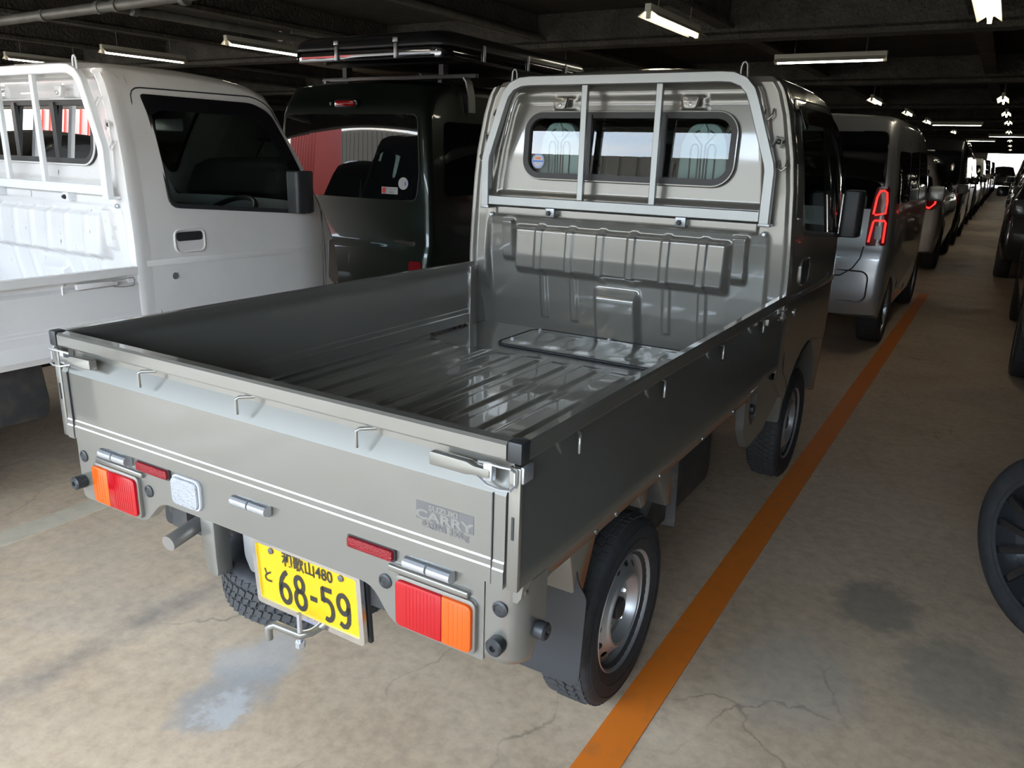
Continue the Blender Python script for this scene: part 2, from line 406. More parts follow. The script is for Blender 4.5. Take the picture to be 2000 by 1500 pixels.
# ---------------------------------------------------------------- wheels
def steel_wheel(par, x, y, z, s, RT=.2615):
    """pressed-steel wheel with round vents; s = +1 when the outer face looks to +x; x = centre plane"""
    c = (x, y, z); mb = MB()
    mb.lathe([(.150, -.062), (.168, -.064), (.170, -.058), (.152, -.045), (.150, 0), (.150, .018), (.153, .045), (.162, .060), (.168, .066), (.171, .062), (.160, .052), (.156, .018), (.156, -.05)], c, 'x', 40, sgn=s, caps=False)
    ho = lambda r: lerp_tab([(.100, .040), (.108, .034), (.126, .022), (.145, .012), (.155, .012)], r)
    circ = lambda r, n, cx=0, cz=0, k=1., a=0: [(cx+r*cos(t)*cos(a)-r*k*sin(t)*sin(a), cz+r*cos(t)*sin(a)+r*k*sin(t)*cos(a)) for t in [2*pi*i/n for i in range(n)]]
    holes = [circ(.0090, 10, .127*cos(a), .127*sin(a), 1.5, a) for a in [2*pi*i/14 for i in range(14)]]
    mapped(mb, fill2d(circ(.152, 56), [circ(.106, 40)]+holes, 0), lambda u, w: (x+s*(.022+ho(math.hypot(u, w))), y+u, z+w))
    c2 = (x+s*.022, y, z)
    mb.lathe([(.106, .0355), (.102, .041), (.096, .043), (.090, .040), (.084, .028), (.078, .012), (.066, .006), (.05, .008), (.036, .012), (.0, .012)], c2, 'x', 40, sgn=s, caps=False)
    rim = mb.build('wheel', 'steel_rim', par, ang=30)
    t = MB().lathe([(.150, -.05), (.166, -.062), (.19, -.071), (.225, -.073), (.246, -.067), (.255, -.057), (RT-.005, -.03), (RT-.004, 0), (RT-.005, .03), (.255, .057), (.246, .067), (.225, .073), (.19, .071), (.166, .062), (.150, .05)], c, 'x', 56, sgn=s, caps=False)
    for r, h in ((.20, .0725), (.232, .0725)):
        t.tube([(x+s*h, y+r*cos(a), z+r*sin(a)) for a in [2*pi*i/48 for i in range(48)]], .0012, 4, True)
    t.build('tire', 'rubber', rim, ang=50)
    tr = MB(); n = 62
    for ri, h in enumerate((-.047, -.0235, 0, .0235, .047)):
        for i in range(n):
            a = 2*pi*(i+.5*(ri % 2))/n; rr = RT-.003-(.004 if abs(h) > .04 else 0); rad = Vector((0, cos(a), sin(a))); tan = Vector((0, -sin(a), cos(a)))
            tr.obox(Vector(c)+rad*rr+Vector((h, 0, 0)), Vector((.0095, 0, 0))+tan*(.004 if abs(h) < .04 else 0), tan*(pi*rr/n*.74)+Vector((.003*(-1)**ri if abs(h) < .04 else 0, 0, 0)), rad*.004)
    o = tr.build('tread', 'tread', rim); o['kind'] = 'stuff'
    MB().lathe([(.0, -.03), (.12, -.03), (.141, -.02), (.141, .0), (.0, .0)], (x-s*.012, y, z), 'x', 32, sgn=s).build('brake_drum', 'under', rim)
    MB().lathe([(.031, .006), (.031, .026), (.026, .031), (0, .032)], c2, 'x', 20, sgn=s).build('hub_cap', 'plastic', rim, ang=40)
    for k in range(4):
        a = 2*pi*k/4+.6
        MB().lathe([(.011, .004), (.011, .016), (.007, .024), (0, .025)], (x+s*.022, y+.054*cos(a), z+.054*sin(a)), 'x', 6, sgn=s).build('lug_nut', 'zinc', rim, ang=25)
    return rim

# ---------------------------------------------------------------- kei pickup trucks
XT = [(.3, .715), (.65, .7345), (1.0, .7345), (1.1, .730), (1.33, .714), (1.45, .699), (1.6, .667), (1.68, .641), (1.71, .622), (1.735, .590), (1.755, .54), (1.80, .50)]
def cabX(y, z): return lerp_tab(XT, z)-.13*sstep(2.95, 3.5, y)
WIN = roundpoly([(2.15, 1.622), (2.19, 1.165), (3.02, 1.10), (3.055, 1.145), (2.80, 1.59), (2.73, 1.622)], [.03, .04, .02, .03, .06, .06])
DOOR = roundpoly([(2.085, 1.665), (2.085, .62), (2.20, .56), (2.26, .50), (2.31, .545), (2.42, .63), (2.60, .665), (2.85, .62), (3.16, .60), (3.165, 1.11), (2.845, 1.64), (2.76, 1.672)], [.06, .05, .05, .02, .05, .1, .1, .1, .04, .05, .08, .06])
RW = rrect(-.462, .462, 1.345, 1.602, .075, 7)
RIBS = (-.36, -.205, -.058, .085, .236, .392)
def back_y(x, z):
    y = lerp_tab([(.63, 2.088), (.68, 2.078), (.78, 2.055), (.90, 2.036), (1.0, 2.022), (1.12, 2.012), (1.16, 2.003), (1.7, 2.003)], z)
    ax = abs(x); Xe = lerp_tab(XT, z)
    inner = 1-sstep(Xe-.115, Xe-.085, ax)
    if z > 1.24: y += .080*(z-1.24)
    if z > 1.24: y += .014*sstep(1.255, 1.275, z)*(1-sstep(1.645, 1.69, z))*(1-sstep(Xe-.135, Xe-.11, ax))
    y -= (.030+.023*(1.12-z)/.17)*bump1(x, -.475, .475, .026)*sstep(.905, .945, z)*(1-sstep(1.112, 1.130, z))
    for c in RIBS:
        y -= .010*bump1(x, c-.014, c+.014, .006)*sstep(.925, .94, z)*(1-sstep(1.125, 1.139, z))
        lo = .70 if abs(c) > .1 else .90
        y -= .009*bump1(x, c-.014, c+.014, .005)*sstep(lo, lo+.01, z)*(1-sstep(.93, .945, z))
    y -= .028*bump1(ax, .508, .557, .01)*sstep(.955, .985, z)*(1-sstep(1.14, 1.152, z))
    y -= .011*bump1(z, 1.168, 1.205, .005)*(1-sstep(.59, .60, ax))
    y -= .040*bump1(x, -.075, .095, .03)*(1-sstep(.83, .89, z))
    y -= .012*bump1(ax, .25, .32, .03)*sstep(1.612, 1.63, z)*(1-sstep(1.66, 1.68, z))
    rim = sstep(Xe-.030, Xe-.012, ax)
    pil = sstep(Xe-.10, Xe-.075, ax)
    y = y*(1-pil)+2.000*pil if z > .93 else y*(1-pil*sstep(.80, .93, z))+2.000*pil*sstep(.80, .93, z)
    return y*(1-rim)+1.986*rim
def gate_profile(zb, zt, k=1.0):
    o = [(.0, zb), (.0, .684), (.0020, .6875), (.0020, .700), (.0040, .7035), (.0040, .836), (.028, zt-.062), (.028, zt-.042), (.004, zt-.038), (0, zt-.033), (0, zt-.006), (.005, zt)]
    i = [(.030, zt), (.035, zt-.005), (.035, zt-.030), (.0325, zt-.034), (.0325, zt-.060), (.034, zt-.063), (.034, .722), (.037, .718), (.037, .700), (.041, .696), (.041, zb)]
    return [(d*k, z) for d, z in o+i]
def latch(par, s, x_in, x_out, z, pm, side=False, y=0):
    """over-centre latch: handle + wire loop + catch, for a tailgate end (x runs) """
    sg = s
    h = MB(); h.prism(roundpoly([(sg*x_in, z-.013), (sg*x_in, z+.013), (sg*(x_in+.085), z+.011), (sg*(x_in+.10), z+.006), (sg*x_out, z+.006), (sg*x_out, z-.010), (sg*(x_in+.10), z-.010), (sg*(x_in+.085), z-.014)], .004), 'y', -.014, .006)
    h = h.build('latch_handle', pm, par, bevel=.002)
    w = MB()
    for dz, bow in ((.020, .012), (-.022, .018)):
        w.tube([(sg*(x_out-.03), -.004, z+dz*.7), (sg*(x_out-.005), -.014, z+dz), (sg*(x_out+.025), -.018, z+dz*1.05), (sg*(x_out+.045), -.014, z+dz), (sg*(x_out+.050), -.006, z+dz*.6)], .0028, 6)
    w.tube([(sg*(x_out+.050), -.006, z+.012), (sg*(x_out+.050), -.006, z-.0132)], .0028, 6)
    w.build('wire_loop', 'zinc', h)
    MB().box(sg*(x_out-.015), sg*(x_out+.004), -.012, .004, z-.016, z+.016).build('latch_pivot', 'zinc', h, bevel=.002)
def rod_hook(par, pts, pm, r=.0042):
    return MB().tube(pts, r, 7).build('rope_hook', pm, par, ang=60)

def build_truck(root, pm, fm, zt=.942, zb=.652, main=True):
    gk = .72 if main else 1.0; pw = pm if main else 'paint_white_worn'
    # --- bed floor
    def fl(u, v):
        x = -.702+1.404*u; y = .03+2.062*v; r = 0.
        if y < 1.66:
            t = (x+.715)/.13; fr_ = t-math.floor(t)
            end = 1.60-.02*abs(math.floor(t) % 2)
            r = .009*bump1(fr_, .22, .74, .09)*sstep(.05, .09, y)*(1-sstep(end-.06, end, y))*(1-sstep(.66, .68, abs(x)))
        return (x, y, .641+r)
    floor = MB().grid(fl, 216, 76).build('bed_floor', pw, root, ang=80)
    MB().box(-.70, .70, .03, 2.09, .60, .636).build('bed_frame', 'under', root)
    h = panel(rrect(-.385, .40, 1.69, 2.035, .05), lambda x, y: (x, y, .650+.006*bump1(((x+.39)/.155) % 1, .3, .75, .1)*bump1(y, 1.74, 1.97, .02)), 'service_hatch', pm, root, cuts=.02, thick=.006, out=(0, 0, 1))
    MB().tube([(x, y, .6475) for x, y in rrect(-.392, .407, 1.683, 2.042, .055)], .0055, 6, True).build('hatch_seal', 'rubber', h)
    for bx, by in ((-.34, 1.99), (.0, 2.01), (.35, 1.99), (-.35, 1.76), (.36, 1.73)):
        MB().lathe([(.011, 0), (.011, .004), (.006, .005), (.006, .010), (0, .0105)], (bx, by, .654), 'z', 10).build('bolt', 'zinc', h)
    # --- side gates
    for s in (1, -1):
        prof = [(s*(.7375-d), z) for d, z in gate_profile(zb, zt, gk)]
        g = MB().prism(prof, 'y', .012, 1.985).build('side_gate', pm, root, ang=25)
        MB().box(s*.7120, s*.7375, .001, .014, zb-.004, zt-.045).build('gate_end_plate', pm, g, bevel=.003)
        MB().box(s*.7215, s*.7265, -.001, .003, .755, .80).build('drain_slot', 'plastic', g)
        MB().box(s*.709, s*.740, -.003, .03, zt-.038, zt+.004).build('end_cap', 'plastic', g, bevel=.005)
        MB().box(s*.7345, s*.742, .004, .040, zt-.075, zt-.043).build('latch_catch', 'zinc', g, bevel=.002)
        for hy in (.22, .69, 1.175, 1.64):
            rod_hook(g, [(s*.722, hy+.025, zt-.044), (s*.742, hy+.006, zt-.044), (s*.744, hy, zt-.05), (s*.744, hy, zt-.082)], pm)
        # front latch of the side gate
        lt = MB().prism(roundpoly([(1.70, zt-.070), (1.70, zt-.046), (1.79, zt-.048), (1.88, zt-.052), (1.88, zt-.066), (1.79, zt-.068)], .004), 'x', s*.728, s*.746).build('latch_handle', pm, g, bevel=.002)
        lp = MB()
        for dz in (.016, -.018): lp.tube([(s*.742, 1.86, zt-.059+dz*.8), (s*.752, 1.90, zt-.059+dz), (s*.75, 1.95, zt-.059+dz), (s*.738, 1.965, zt-.059)], .0028, 6)
        lp.build('wire_loop', 'zinc', lt)
        if not main:
            MB().prism([(s*.7375, zb), (s*.743, zb-.02), (s*.743, zb-.058), (s*.728, zb-.085), (s*.715, zb-.085), (s*.715, zb)], 'y', .012, 1.985).build('gate_skirt', pm, g, ang=20)
        sl = MB().prism([(s*.735, zb), (s*.730, zb-.032), (s*.722, zb-.045), (s*.690, zb-.045), (s*.690, zb)], 'y', .03, 1.62).build('bed_sill', pm, root, ang=25)
        for by in (.05, .085, .36, .47, .75, 1.1, 1.42):
            MB().lathe([(.007, 0), (.007, .004), (.003, .006), (0, .006)], (s*.728, by, zb-.028), 'x', 8, sgn=s).build('sill_bolt', pm, sl)
    # --- tailgate
    prof = [(d, z) for d, z in gate_profile(zb, zt)]
    tg = MB().prism(prof, 'x', -.706, .706).build('tailgate', pm, root, ang=25)
    for s in (1, -1):
        MB().prism([(d-.0022, z) for d, z in gate_profile(zb-.004, zt)[:8]]+[(.03, zt-.046), (.03, zb-.004)], 'x', s*.682, s*.7075).build('end_post', pm, tg, ang=25)
        MB().box(s*.6792, s*.6815, -.0012, .004, zb, .838).build('seam', 'plastic', tg)
        latch(tg, s, .545, .680, zt-.062, pm)
    for hx in (-.345, .006, .360):
        rod_hook(tg, [(hx+.03, .018, zt-.044), (hx+.006, -.006, zt-.044), (hx, -.010, zt-.049), (hx, -.010, zt-.084)], pm)
    if main:
        yd = .0033
        MB().box(.500, .637, yd, .0046, .738, .776).build('decal_strip', 'decal', tg)
        text_mesh('SUZUKI', .0165, 'lettering', 'decal_text', tg, lambda u, w: (.566+u, yd-.0006, .7665+w), bold=.0006, sx=1.25)
        text_mesh('CARRY', .0265, 'lettering', 'decal_text', tg, lambda u, w: (.567+u, yd-.0006, .7485+w), bold=.0011, sx=1.62)
        text_mesh('最大積載量', .0150, 'lettering', 'decal', tg, lambda u, w: (.5435+u, yd, .7285+w), bold=.0004, sx=.80)
        text_mesh('350kg', .0185, 'lettering', 'decal', tg, lambda u, w: (.6035+u, yd, .7283+w), bold=.0006, sx=1.05)
    # --- rear apron with lamps
    ap = roundpoly([(-.715, .648), (-.715, .458), (-.430, .458), (-.355, .534), (.362, .534), (.420, .458), (.652, .458), (.652, .648)], [.004, .02, .03, .03, .03, .03, .004, .004])
    apron = panel(ap, lambda x, z: (x, .022, z), 'rear_apron', pm, root, cuts=0, thick=.03, out=(0, -1, 0))
    for s in (1, -1):
        plan = [(.655, .022)]+[(.735-.05+.05*sin(a), .072-.05*cos(a)) for a in [pi/2*i/7 for i in range(8)]]+[(.735, .125)]
        x0 = .655 if s > 0 else .70
        def cr(u, w, s=s):
            k = u*(len(plan)-1); i = min(int(k), len(plan)-2); f = k-i
            px = plan[i][0]*(1-f)+plan[i+1][0]*f; py = plan[i][1]*(1-f)+plan[i+1][1]*f
            zl = .452+.06*sstep(.07, .13, py)
            ins = .022*(1-math.sqrt(max(0, 1-(1-min(1, w/.14))**2)))
            dx = px-.67; dy = py-.12; L_ = math.hypot(dx, dy) or 1
            return (s*(px-dx/L_*ins), py-dy/L_*ins, zl+(.644-zl)*w)
        if s > 0:
            cp = MB().grid(cr, 24, 14).build('corner_cap', pm, root, ang=60)
            for n_, (cx, cy, cz, ax_) in enumerate(((.688, .024, .512, 'y'), (.737, .083, .530, 'x'))):
                MB().lathe([(.017, 0), (.019, .004), (.019, .022), (.015, .026), (.007, .026), (.006, .018), (0, .018)], (cx, cy, cz), ax_, 18, sgn=(-1 if ax_ == 'y' else 1)).build('bump_stop', 'plastic', cp, ang=30)
            MB().lathe([(.017, 0), (.017, .003), (.012, .005), (.010, .003), (0, .004)], (.689, .023, .588), 'y', 18, sgn=-1).build('plug', 'plastic', cp, ang=30)
        else:
            MB().lathe([(.017, 0), (.019, .004), (.019, .030), (.015, .034), (.007, .034), (.006, .026), (0, .026)], (-.700, .022, .512), 'y', 18, sgn=-1).build('bump_stop', 'plastic', apron, ang=30)
            MB().lathe([(.017, 0), (.017, .003), (.012, .005), (.010, .003), (0, .004)], (-.688, .022, .588), 'y', 18, sgn=-1).build('plug', 'plastic', apron, ang=30)
        # lamp cluster
        a, b, c = sorted((s*.440, s*.560, s*.632))
        MB().prism(rrect(a-.006, c+.006, .466, .588, .016), 'y', .012, .024).build('lamp_bezel', pm, apron, bevel=.003)
        xs = (s*.441, s*.560) if s > 0 else (s*.560, s*.441)
        rl = MB().prism(roundpoly([(xs[0], .474), (xs[1], .474), (xs[1], .580), (xs[0], .580)], [.014, 0, 0, .014] if s > 0 else [0, .014, .014, 0]), 'y', .004, .02).build('tail_lamp_lens', 'red_lens', apron, bevel=.003)
        for k in range(9): MB().box(xs[0]+.03+.009*k, xs[0]+.0312+.009*k, .0036, .006, .480, .574).build('lens_rib', 'red_lens', rl)
        xa = (s*.5605, s*.632) if s > 0 else (s*.632, s*.5605)
        al = MB().prism(roundpoly([(xa[0], .474), (xa[1], .474), (xa[1], .580), (xa[0], .580)], [0, .014, .014, 0] if s > 0 else [.014, 0, 0, .014]), 'y', .004, .02).build('turn_lamp_lens', 'amber_lens', apron, bevel=.003)
        for k in range(4): MB().box(xa[0]+.018+.011*k, xa[0]+.0192+.011*k, .0036, .006, .480, .574).build('lens_rib', 'amber_lens', al)
        MB().tube([(s*.415, .018, .597), (s*.62, .018, .597)], (.007, .008), flat=(0, 0, 1)).build('pressed_bead', pm, apron, bevel=.005, seg=3)
        rf = MB().prism(rrect(s*.368-.062, s*.368+.062, .613, .637, .006), 'y', .008, .03).build('reflector', 'reflector_red', apron, bevel=.002)
        MB().prism(rrect(s*.368-.066, s*.368+.066, .609, .641, .008), 'y', .016, .03).build('reflector_base', 'plastic', rf)
        MB().lathe([(.017, 0), (.017, .003), (.012, .005), (.010, .003), (0, .004)], (s*.402, .022, .555), 'y', 18, sgn=-1).build('plug', 'plastic', apron, ang=30)
    rv = MB().prism(rrect(-.288, -.190, .558, .632, .016), 'y', .006, .022).build('reverse_lamp', 'clear_lens', apron, bevel=.004)
    MB().prism(rrect(-.292, -.186, .554, .636, .018), 'y', .014, .023).build('lamp_surround', 'sticker_white', rv, bevel=.002)
    for hx in (-.517, .008, .527):
        for k in (-1, 1):
            MB().tube([(hx+k*.0025, .006, .6295), (hx+k*.058, .006, .6295)], .0125, 12).build('hinge', 'zinc', apron, ang=30)
        MB().box(hx-.056, hx+.056, .008, .022, .612, .638).build('hinge_leaf', 'zinc', apron, bevel=.002)
    # --- licence plate
    if main:
        T = lambda u, w, d=0: (.150+u, .040-d-.06*w, .4435+w)
        bk = MB(); bk.prism([(-.175, -.092), (.175, -.092), (.175, .092), (-.175, .092)], 'y', .012, .022)
        bk.v = [T(x, z, -y) for x, y, z in bk.v]; bk = bk.build('plate_bracket', 'plastic', root)
        fr = MB()
        fo = rrect(-.1735, .1735, -.0915, .0915, .010); fi = rrect(-.160, .160, -.076, .079, .006)
        panel(fo, lambda u, w: T(u, w, .008), 'plate_frame', 'chrome', bk, holes=[fi], cuts=0, thick=.012, out=(0, -1, 0))
        pl = panel(rrect(-.165, .165, -.0825, .0825, .008), lambda u, w: T(u, w, .002), 'licence_plate', 'plate_yellow', root, cuts=0, thick=.002, out=(0, -1, 0))
        D = lambda cu, cw, d=.0035: (lambda u, w: T(cu+u, cw+w, d))
        def stroke(paths, cu, cw, half, nm='plate_digit'):
            m_ = MB()
            for p in paths:
                n_ = len(p); lft = []; rt = []
                for i in range(n_):
                    a_ = Vector(p[max(0, i-1)]); b_ = Vector(p[min(n_-1, i+1)]); t_ = (b_-a_).normalized(); q = Vector((-t_.y, t_.x))*half; c_ = Vector(p[i])
                    lft.append(c_+q); rt.append(c_-q)
                m_.add([D(cu, cw)(v.x, v.y*1.17) for v in lft+rt], [(i, i+1, n_+i+1, n_+i) for i in range(n_-1)])
            return m_.build(nm, 'ink', pl)
        el = lambda cx, cy, rx, ry, a0, a1, n_=18: [(cx+rx*cos(R_(a0+(a1-a0)*i/n_)), cy+ry*sin(R_(a0+(a1-a0)*i/n_))) for i in range(n_+1)]
        H = .0058
        stroke([el(0, -.0155, .0158, .0205, 0, 360, 24), [(-.0158, -.013), (-.0150, .001), (-.009, .018), (.001, .031), (.010, .038)]], -.076, -.022, H)
        stroke([el(0, -.0155, .0162, .0205, 0, 360, 24), el(0, .0205, .0130, .0165, 0, 360, 24)], -.026, -.022, H)
        stroke([[(-.011, 0), (.011, 0)]], .018, -.022, H)
        stroke([[(.016, .0345), (-.0125, .0345), (-.0130, .0345), (-.0140, .004)], [(-.0140, .006), (-.006, .0115)]+el(-.001, -.0125, .0168, .0225, 100, -120, 18)], .062, -.022, H)
        stroke([el(0, .0155, .0158, .0205, 0, 360, 24), [(.0158, .013), (.0156, -.006), (.0135, -.022), (.006, -.0335), (-.004, -.0355), (-.014, -.030)]], .112, -.022, H)
        text_mesh('和歌山480', .042, 'plate_lettering', 'ink', pl, D(.004, .055), bold=.0008, sx=.86)
        text_mesh('と', .042, 'plate_lettering', 'ink', pl, D(-.133, -.010), bold=.0008, sx=.85)
        for bx in (-.112, .112): MB().lathe([(.008, 0), (.008, .004), (.004, .006), (0, .006)], T(bx, .066, .002), 'y', 10, sgn=-1).build('plate_bolt', 'castings', pl)
        text_mesh('SUZUKI', .008, 'lettering', 'sticker_blue', bk, lambda u, w: T(.005+u, -.084+w, .0125), sx=1.3)
    # --- cab
    prof = [(2.0, .60, .008), (2.0, .90, .01), (2.0, 1.2, .012), (2.0, 1.45, .016), (2.0, 1.62, .022), (2.003, 1.70, .012), (2.012, 1.735, .012), (2.04, 1.757, .02), (2.10, 1.763, .03), (2.25, 1.767, .04), (2.45, 1.768, .05), (2.65, 1.757, .05), (2.78, 1.728, .05), (2.86, 1.69, .05),
            (2.90, 1.63, .05), (3.205, 1.13, .05), (3.26, 1.055, .055), (3.335, .94, .06), (3.378, .78, .06), (3.393, .55, .06), (3.385, .38, .05), (3.33, .315, .03), (3.0, .315, .012)]
    prof += [(a, b, .010) for a, b in arch(2.555, .31, .345, .36, 10)]+[(2.19, .48, .010)]
    body, gl = shell(prof, cabX, 4, [WIN], skip=lambda a, b: a.x < 2.004 and b.x < 2.004 and max(a.y, b.y) <= 1.701, nx=12, crown=.02, glassseg=(14, 15), glassw=.56)
    cabo = body.build('cab', pm, root, ang=32, weld=True)
    gl.build('windscreen', 'cab_glass', cabo)
    def bw(u, v):
        z = .632+(1.715-.632)*v; x = (2*u-1)*(lerp_tab(XT, z)-.002); return (x, back_y(x, z), z)
    hole = rrect(-.470, .470, 1.337, 1.610, .083, 7)
    def keep(u, v):
        z = .632+(1.715-.632)*v; return not inpoly(((2*u-1)*lerp_tab(XT, z), z), RW)
    wall = MB().grid(bw, 260, 170, keep).build('cab_back_panel', pw, cabo, ang=70)
    for s in (1, -1):
        def ef(u, v, s=s):
            z = .602+(1.722-.602)*v; e = lerp_tab(XT, z); dx, y = ((-.004, 1.9875), (.0, 1.984), (.003, 1.990), (.0035, 2.02), (.0005, 2.055))[round(u*4)]
            return (s*(e+dx), y+(.02*sstep(1.69, 1.722, z) if u < .6 else 0), z)
        MB().grid(ef, 4, 40).build('cab_edge_flange', pm, cabo, ang=60)
    panel(RW, lambda x, z: (x, 2.012+.080*(z-1.24), z), 'rear_window', 'cab_glass', cabo, cuts=0)
    gk = MB().tube([(x, 2.008+.08*(z-1.24), z) for x, z in rrect(-.462, .462, 1.345, 1.602, .075, 8)], (.014, .011), closed=True, flat=(0, 1, 0)).build('window_gasket', 'gasket', cabo, ang=60)
    MB().tube([(x, 1.999+.08*(z-1.24), z) for x, z in rrect(-.474, .474, 1.333, 1.614, .085, 8)], .004, 6, True).build('gasket_lip', pm, gk)
    for dx in (-.165, .165): MB().box(dx-.016, dx+.016, 2.018, 2.036, 1.345, 1.602).build('window_divider', 'plastic', cabo)
    for tx in (-.285, .285):
        tb = MB().prism(roundpoly([(tx-.035, 1.668), (tx-.022, 1.622), (tx+.022, 1.622), (tx+.035, 1.668)], .012), 'y', 1.985, 2.006).build('mount_tab', pm, cabo, bevel=.003)
        MB().lathe([(.009, 0), (.009, .005), (0, .008)], (tx, 1.985, 1.638), 'y', 8, sgn=-1).build('bolt', 'zinc', tb)
    for s in (1, -1):
        for k, (cz, dx) in enumerate(((1.60, .595), (1.505, .640), (1.42, .665))):
            if k == 1:
                MB().tube([(s*(dx-.024), 1.984, cz-.02), (s*(dx-.010), 1.978, cz+.018), (s*(dx+.012), 1.978, cz+.014), (s*(dx+.008), 1.984, cz-.022)], .004, 6).build('cable_clip', pm, cabo)
                MB().lathe([(.010, 0), (.010, .005), (.005, .009), (0, .009)], (s*dx, 1.985, cz), 'y', 8, sgn=-1).build('bolt', 'plastic', cabo)
            else:
                MB().tube([(s*(dx-.018), 1.99, cz+.018), (s*(dx-.018), 1.972, cz-.010), (s*dx, 1.970, cz-.018), (s*(dx+.012), 1.972, cz-.004), (s*(dx+.012), 1.99, cz+.02)], .004, 6).build('cable_clip', pm, cabo)
        MB().lathe([(.011, 0), (.011, .006), (.006, .010), (0, .010)], (s*.622, 1.995, 1.165), 'y', 10, sgn=-1).build('bolt', 'zinc', cabo)
        # weather strip and stake post at the gate's front corner
        MB().box(s*.700, s*.722, 1.945, 2.0, .64, zt-.02).build('corner_stake', pm, root, bevel=.003)
        # doors: seam, handle, glass, visor
        sx = lambda y, z, o=0., s=s: (s*(cabX(y, z)+o), y, z)
        dr = MB().tube([sx(y, z, -.0005) for y, z in DOOR], .0032, 5, True).build('door_seam', 'plastic', cabo)
        panel(WIN, lambda y, z: sx(y, z, -.006), 'door_glass', 'side_glass', cabo, cuts=.1)
        MB().tube([sx(y, z, -.001) for y, z in WIN], (.010, .006), closed=True, flat=(1, 0, 0)).build('door_glass_seal', 'plastic', cabo, ang=60)
        vz = roundpoly([(2.125, 1.64), (2.135, 1.545), (2.20, 1.575), (2.68, 1.575), (2.76, 1.545), (2.975, 1.20), (3.055, 1.165), (2.83, 1.60), (2.745, 1.64)], [.02, .01, .02, .03, .05, .01, .01, .06, .06])
        panel(vz, lambda y, z: sx(y, z, .012+.010*sstep(1.64, 1.56, z)), 'rain_visor', 'visor', cabo, cuts=.08, thick=.004, out=(s, 0, 0))
        hp = rrect(2.185, 2.345, .955, 1.055, .028)
        hd = panel(hp, lambda y, z: sx(y, z, .001), 'handle_cup', 'interior' if main else pm, cabo, cuts=0)
        panel(rrect(2.195, 2.335, 1.005, 1.045, .015), lambda y, z: sx(y, z, .004), 'door_handle', 'plastic', cabo, cuts=0, thick=.006, out=(s, 0, 0))
        MB().tube([sx(y, z, .002) for y, z in hp], .005, 6, True).build('handle_rim', pm, cabo)
        MB().lathe([(.016, 0), (.016, .003), (.010, .004), (0, .003)], sx(2.17, .85, .001), 'x', 16, sgn=s).build('key_lock', 'zinc', cabo)
        MB().tube([sx(y, z, -.0015) for y, z in ((2.03, .919), (2.4, .912), (2.8, .905), (3.0, .90), (3.17, .895))], (.014, .004), flat=(1, 0, 0)).build('belt_crease', pm, cabo, bevel=.002)
        # mirror
        mz = 1.205
        MB().tube([sx(2.99, 1.115, -.01), sx(3.0, 1.11, .04), (s*.775, 2.985, 1.14)], .014, 8).build('mirror_arm', 'plastic', cabo)
        mr = MB().prism(roundpoly([(s*.748, 2.855), (s*.748, 3.005), (s*.800, 3.005), (s*.835, 2.95), (s*.828, 2.865)], .02), 'z', 1.105, 1.318).build('door_mirror', 'plastic', cabo, bevel=.012, seg=3)
        MB().box(s*.744, s*.749, 2.87, 2.99, 1.12, 1.30).build('mirror_glass', 'chrome', mr)
        # headlamp
        panel(roundpoly([(3.30, .93), (3.345, .70), (3.30, .66), (3.22, .72), (3.24, .93)], .02), lambda y, z: sx(y, z, .004), 'headlamp', 'lamp_clear', cabo, cuts=0, thick=.03, out=(s, 0, 0))
        MB().tube([sx(y, z, .0) for y, z in ((3.17, 1.10), (3.19, .9), (3.19, .6))], .003, 5).build('wing_seam', 'plastic', cabo)
        # lower side skirt ahead of the bed sill
        sk = roundpoly([(1.63, .615), (1.965, .635), (2.02, .60), (2.185, .50), (1.94, .405), (1.725, .393), (1.64, .49)], .02)
        skh = roundpoly([(1.70, .59), (1.80, .60), (1.80, .50), (1.74, .48), (1.70, .53)], .01)
        panel(sk, lambda y, z: (s*.715, y, z), 'side_skirt', pm, root, holes=[skh], cuts=0, thick=.03, out=(s, 0, 0))
        MB().lathe([(.02, 0), (.02, .02), (0, .022)], (s*.700, 1.755, .54), 'x', 10, sgn=s).build('fuel_cap', 'plastic', root)
    # --- cab interior
    MB().box(-.66, .66, 2.06, 3.2, .50, .60).build('cab_floor', 'interior', cabo)
    MB().prism([(2.92, .60), (2.90, 1.0), (2.98, 1.08), (3.17, 1.08), (3.2, .6)], 'x', -.62, .62).build('dashboard', 'interior', cabo, bevel=.02)
    for sx_ in (-.325, .325):
        st = MB(); st.prism(roundpoly([(2.16, .72), (2.70, .74), (2.72, .84), (2.30, .83), (2.16, .82)], .04), 'x', sx_-.24, sx_+.24); st.prism(roundpoly([(2.16, .80), (2.30, .80), (2.22, 1.36), (2.12, 1.36)], .05), 'x', sx_-.23, sx_+.23)
        st = st.build('seat', 'seat', cabo, bevel=.025)
        hr = [(x, z) for x, z in roundpoly([(sx_-.105, 1.30), (sx_+.105, 1.30), (sx_+.095, 1.50), (sx_+.055, 1.572), (sx_-.055, 1.572), (sx_-.095, 1.50)], .03)]
        hs = MB().prism(hr, 'y', 2.075, 2.13).build('headrest_shell', 'seat_shell', st, bevel=.012)
        gr = MB()
        for k in (-1, 1):
            c_ = sx_+k*.035
            gr.tube([(c_-.016, 2.074, 1.33), (c_-.016, 2.074, 1.475), (c_-.008, 2.074, 1.492), (c_+.008, 2.074, 1.492), (c_+.016, 2.074, 1.475), (c_+.016, 2.074, 1.33), (c_, 2.074, 1.318)], .0035, 5, True)
            gr.tube([(sx_+k*.006, 2.074, 1.33), (sx_+k*.008, 2.074, 1.49), (sx_+k*.03, 2.074, 1.515), (sx_+k*.045, 2.074, 1.53), (sx_+k*.022, 2.074, 1.545)], .0035, 5)
        gr.build('headrest_groove', 'interior', hs)
